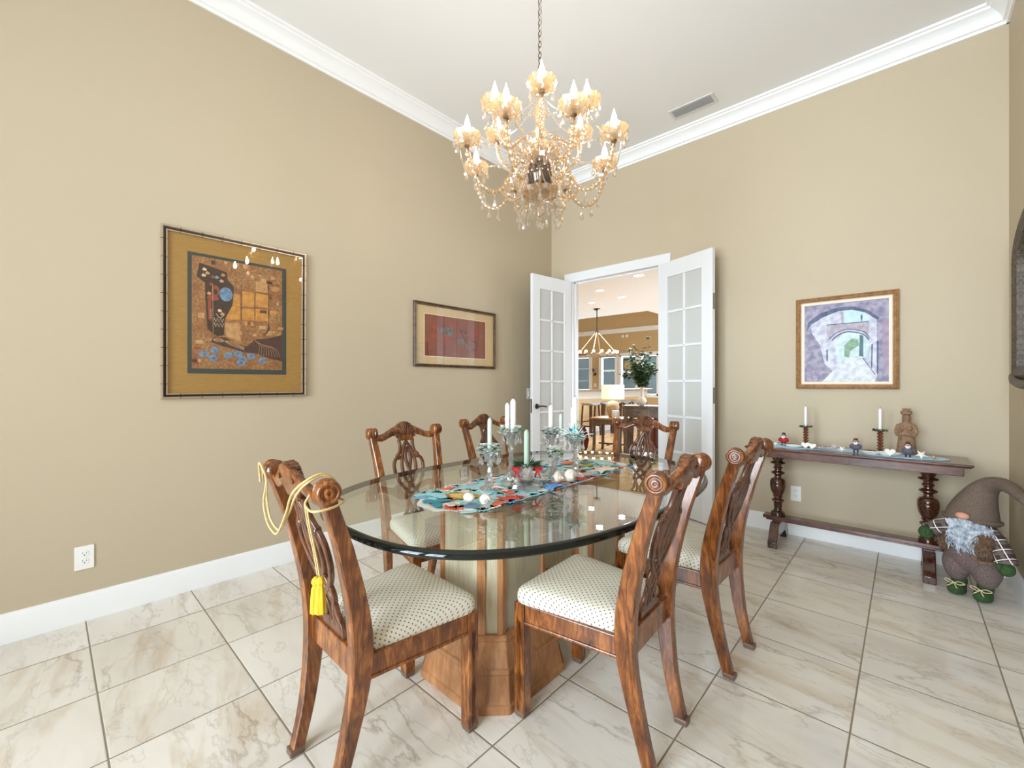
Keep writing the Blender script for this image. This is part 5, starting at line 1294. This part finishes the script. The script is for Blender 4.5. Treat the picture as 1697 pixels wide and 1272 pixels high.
# ring pendant
t = thing('ring_pendant', 'round ring pendant lamp with many globe bulbs hanging by three straps', 'pendant lamp', (-5.47, 8.97, 1.93))
BRZ = plain('dark_bronze', (62, 50, 46), .4, .6); ROPE = plain('pale_strap', (214, 190, 150), .7); GB = glow('globe_bulb', (255, 222, 170), 5)
MB().lathe([(.0, 1.12), (.08, 1.12), (.08, 1.10), (.02, 1.08), (.01, 1.07)], 16).build('canopy', BRZ, t); MB().tube([(0, 0, 1.08), (0, 0, .58)], .012, 8).ell((0, 0, .56), .045, 12, 8).build('stem', BRZ, t)
MB().bar([(.48 * math.cos(2 * math.pi * k / 48), .48 * math.sin(2 * math.pi * k / 48), .0) for k in range(48)], .04, .02, (0, 0, 1), closed=True).build('ring', plain('weathered_ring', (120, 98, 74), .5, .3), t)
for k in range(4):
    a = R(20 + 90 * k); MB().tube([(0.03 * math.cos(a), .03 * math.sin(a), .55), (.47 * math.cos(a), .47 * math.sin(a), .02)], .012, 6).build('strap', ROPE, t)
for k in range(16):
    a = 2 * math.pi * k / 16; c = (.48 * math.cos(a), .48 * math.sin(a)); MB().lathe([(.018, .02), (.02, .04)], 8, T(c[0], c[1], 0)).build('socket', BRZ, t); MB().ell((c[0], c[1], .072), .036, 12, 8).build('globe_bulb', GB, t)

# breakfast bar and stools
m = MB().box(-6.10, -5.92, 8.3, 12.6, 0, 1.06); struct('wall_bar', m, WALL2, smooth=0)
tag(MB().box(-5.92, -5.895, 8.3, 12.6, .86, 1.06).build('trim_6', WALLW, smooth=0), kind='structure')
profile_run('baseboard_bar', [(0, 0), (.018, 0), (.018, .13), (0, .14)], (-5.92, 8.3), (-5.92, 12.6), (1, 0), TRIM)
o = MB().box(-6.25, -5.72, 8.25, 12.65, 1.061, 1.10).build('bar_counter', mottled('granite', (150, 128, 106), (96, 80, 70), 40, .2), smooth=0, bevel=.006); tag(o, 'long granite counter on top of the breakfast bar', 'counter')
SEATG = plain('grey_leather_seat', (140, 134, 130), .5)
stl = thing('bar_stool', 'x', 'bar stool', (0, 0, 0), 0, 'backless stools along the breakfast bar')
m = MB(); v = []
for i in range(9):
    x = -.2 + .05 * i; v += [(x, -.15, .76 + .035 * (x / .2) ** 2), (x, .15, .76 + .035 * (x / .2) ** 2), (x, .15, .72 + .035 * (x / .2) ** 2), (x, -.15, .72 + .035 * (x / .2) ** 2)]
m.add(v, [(i * 4 + k, i * 4 + (k + 1) % 4, i * 4 + 4 + (k + 1) % 4, i * 4 + 4 + k) for i in range(8) for k in range(4)] + [(0, 1, 2, 3), (32, 33, 34, 35)])
m.build('saddle_seat', SEATG, stl, smooth=40, bevel=.01)
for sx in (-1, 1):
    for sy in (-1, 1): MB().bar([(sx * .20, sy * .15, 0), (sx * .165, sy * .12, .73)], .035, .035, (1, 0, 0)).build('leg', DARKV, stl, smooth=0)
    MB().box(sx * .188 - .012, sx * .188 + .012, -.13, .13, .22, .25).build('stretcher', DARKV, stl, smooth=0)
for sy in (-1, 1): MB().box(-.18, .18, sy * .135 - .012, sy * .135 + .012, .32, .35).build('stretcher', DARKV, stl, smooth=0)
index_kids()
sl = ['backless bar stool at the near end of the bar, first from the left', 'backless bar stool second from the left end of the bar', 'backless bar stool third from the left, just left of the lamp',
      'backless bar stool hidden mostly behind the table lamp', 'backless bar stool just right of the table lamp base', 'backless bar stool farthest along the bar, beside the white vase']
for i, y in enumerate((8.87, 9.43, 9.9, 10.43, 10.95, 11.45)):
    if i == 0: stl.location = (-5.58, y, 0); stl.rotation_euler = (0, 0, R(90)); stl['label'] = sl[0]
    else: dup(stl, (-5.58, y, 0), 90, sl[i])

# end table, lamp, canister
et = thing('end_table', 'small grey-brown wooden end table with slim tapered legs beyond the doorway', 'side table', (-3.98, 7.02, 0), 8)
MB().box(-.30, .30, -.26, .26, .60, .63).build('tabletop', wood('honey_top', (130, 84, 50), (170, 120, 76), (200, 150, 100), rough=.3), et, smooth=0, bevel=.005)
MB().box(-.27, .27, -.23, .23, .51, .60).build('apron', GREYW, et, smooth=0)
for sx in (-1, 1):
    for sy in (-1, 1):
        MB().bar(spline([(sx * .25, sy * .21, .6), (sx * .245, sy * .205, .3), (sx * .25, sy * .21, .06), (sx * .275, sy * .235, 0)], 4), .045, .045, (1, 0, 0)).build('leg', GREYW, et, smooth=30)
MB().box(-.24, .24, -.012, .012, .13, .155).box(-.012, .012, -.2, .2, .13, .155).build('stretcher', GREYW, et, smooth=0)
lp = thing('table_lamp', 'ribbed cream ceramic lamp with a lit rectangular white drum shade', 'lamp', (-3.98, 7.08, .63), 42)
MB().lathe([(.0, 0), (.07, 0), (.08, .012), (.085, .04), (.11, .12), (.118, .20), (.10, .26), (.055, .295), (.02, .30), (.016, .32)], 40, lobes=20, amp=.025).build('ribbed_base', mottled('cream_ceramic', (206, 184, 150), (170, 146, 114), 20, .5), lp)
MB().tube([(0, 0, .31), (0, 0, .62)], .006, 8).ell((0, 0, .625), .01, 8, 6).build('stem', METAL, lp)
q = Mt('lit_shade', srgb(250, 240, 214), .8); q.b.inputs['Emission Color'].default_value = srgb(255, 240, 208); q.b.inputs['Emission Strength'].default_value = .75
MB().lathe([(.205, .335), (.205, .595), (.20, .595), (.20, .335)], 40, cap=False).add([], []).build('shade', q.m, lp)
o = MB().lathe([(.0, 0), (.063, 0), (.066, .01), (.066, .13), (.06, .14), (.0, .14)], 24).build('canister', plain('white_canister', (232, 228, 226), .4)); o.location = (-3.80, 6.86, .63); tag(o, 'short white pillar canister on the end table in front of the lamp', 'canister')
# console desk behind the sofa
bf = thing('console_desk', 'grey stained console desk with a shallow drawer beyond the doorway', 'console table', (-2.90, 6.99, 0), 12)
MB().box(-.72, .72, -.22, .22, .845, .875).build('tabletop', GREYW, bf, smooth=0, bevel=.006)
MB().box(-.68, .68, -.19, .19, .68, .845).build('apron', GREYW, bf, smooth=0)
for k in range(3):
    x = -.44 + .44 * k; o = MB().box(x - .19, x + .19, -.2, -.188, .70, .83).build('drawer_front', GREYW, bf, smooth=0, bevel=.004); MB().ell((x, -.212, .765), .014, 10, 8).build('knob', METAL, o)
for sx in (-1, 1):
    for sy in (-1, 1): MB().box(sx * .66 - .03, sx * .66 + .03, sy * .18 - .03, sy * .18 + .03, 0, .68).build('leg', GREYW, bf, smooth=0, bevel=.004)
MB().box(-.64, .64, -.16, .16, .10, .13).build('lower_shelf', GREYW, bf, smooth=0)
LEATH = mottled('red_brown_leather', (126, 62, 38), (84, 36, 24), 6, .35, .1)
sf = thing('leather_sofa', 'red-brown leather sofa with rolled back behind the console desk', 'sofa', (-2.5, 7.68, 0), 12)
m = MB().box(-.85, .85, -.28, .25, .08, .78); m.build('back', LEATH, sf, smooth=0, bevel=.06, seg=4)
MB().ell((-.35, .02, .84), (.42, .2, .16), 20, 12).ell((.42, .02, .84), (.42, .2, .16), 20, 12).build('back_cushions', LEATH, sf)
MB().box(-.85, .85, .25, .85, .08, .45).build('seat', LEATH, sf, smooth=0, bevel=.05, seg=3)
for s in (-1, 1): MB().box(s * .95 - .12, s * .95 + .12, -.2, .8, .08, .62).build('arm', LEATH, sf, smooth=0, bevel=.06, seg=3)
# vase with eucalyptus branches
vs = thing('vase', 'round white bottle vase with a tall neck on the console desk', 'vase', (-3.28, 6.82, .875))
MB().lathe([(.0, 0), (.03, 0), (.062, .03), (.075, .075), (.06, .12), (.028, .15), (.022, .2), (.026, .27), (.034, .33), (.030, .33), (.02, .2), (.02, .15)], 24, cap=False).build('body', plain('white_glaze', (222, 210, 196), .35), vs)
br = thing('leafy_branches', 'tall dark green leafy branches standing in the white bottle vase', 'plant', (-3.28, 6.82, .89))
random.seed(14); STEMM = plain('twig_brown', (96, 66, 48), .7); LFM = [mottled('leaf_deep', (58, 82, 50), (38, 58, 36), 8, .5), mottled('leaf_mid', (92, 120, 72), (64, 90, 54), 8, .5)]
st_ = MB(); lf = MB()
for k in range(16):
    a = random.uniform(0, 6.28); sp = random.uniform(.10, .36); h = random.uniform(.62, 1.02) if k else 1.12
    if k == 0: sp = .12
    P_ = spline([(0, 0, 0), (0, 0, .3), (sp * .35 * math.cos(a), sp * .35 * math.sin(a), .3 + (h - .3) * .4), (sp * math.cos(a), sp * math.sin(a), h * (.78 if k % 3 == 2 else 1))], 6)
    st_.tube(P_, lambda t_: .004 * (1 - .6 * t_), 5)
    for j in range(52):
        i = random.randint(8, len(P_) - 1); p = P_[i] + Vector((random.uniform(-.05, .05), random.uniform(-.05, .05), random.uniform(-.05, .04)))
        d = Vector((random.uniform(-1, 1), random.uniform(-1, 1), random.uniform(-.6, .4))); lf.mi = random.randint(0, 1); leafquad(lf, p, d, random.uniform(.07, .11), random.uniform(.024, .036))
st_.build('stems', STEMM, br); lf.build('leaves', LFM, br, smooth=0)
o = MB().lathe([(.0, 0), (.05, 0), (.08, .06), (.10, .2), (.07, .34), (.03, .42), (.035, .46), (.03, .46)], 20, cap=False).build('floor_vase', plain('dark_red_glaze', (96, 22, 22), .25)); o.location = (-4.43, 6.80, 0); tag(o, 'dark red floor vase beside the left door jamb beyond the doorway', 'vase')

# ------------------------------------------------------------ camera and light
cam = bpy.data.cameras.new('cam'); co = bpy.data.objects.new('camera', cam); COL.objects.link(co)
cam.sensor_width = 36; cam.lens = 709 / 1697 * 36; cam.clip_start = .02
co.location = (0, 0, 1.24); co.rotation_euler = (R(90), 0, R(42.6)); bpy.context.scene.camera = co
def area(loc, rot, sx, sy, e, col=(1, 1, 1), spread=180):
    l = bpy.data.lights.new('daylight_and_fill', 'AREA'); l.shape = 'RECTANGLE'; l.size = sx; l.size_y = sy; l.energy = e; l.color = col; l.spread = R(spread)
    o = bpy.data.objects.new('daylight_and_fill', l); COL.objects.link(o); o.location = loc; o.rotation_euler = [R(a) for a in rot]; return o
for a, b in WX: area(((a + b) / 2, YF - .14, (WZ0 + WZ1) / 2), (-90, 0, 180) if False else (90, 0, 0), b - a - .1, WZ1 - WZ0 - .1, LWIN, (.76, .89, 1), 115)
area((FX1 + .15, 10.0, 1.35), (0, 90, 0), 2.6, 4.8, LEAST, (.76, .89, 1))  # added fill lamp at the invented east opening, brightens the room beyond
for a, b, z0, z1 in ops: area(((a + b) / 2, FY1 + .2, (z0 + z1) / 2), (-90, 0, 0), b - a, z1 - z0, LFAR, (.76, .89, 1))
w = bpy.data.worlds.new('world'); bpy.context.scene.world = w; w.use_nodes = True
w.node_tree.nodes['Background'].inputs[0].default_value = (.85, .92, 1, 1); w.node_tree.nodes['Background'].inputs[1].default_value = 1.6
sc = bpy.context.scene
sc.view_settings.view_transform = 'Standard'; sc.view_settings.look = 'None'; sc.view_settings.gamma = 1; sc.view_settings.exposure = EXPO; sc.view_settings.use_curve_mapping = False
cy = sc.cycles
cy.max_bounces = 10; cy.diffuse_bounces = 5; cy.glossy_bounces = 5; cy.transmission_bounces = 6; cy.transparent_max_bounces = 20; cy.sample_clamp_indirect = 6; cy.use_denoising = True; cy.adaptive_threshold = .02
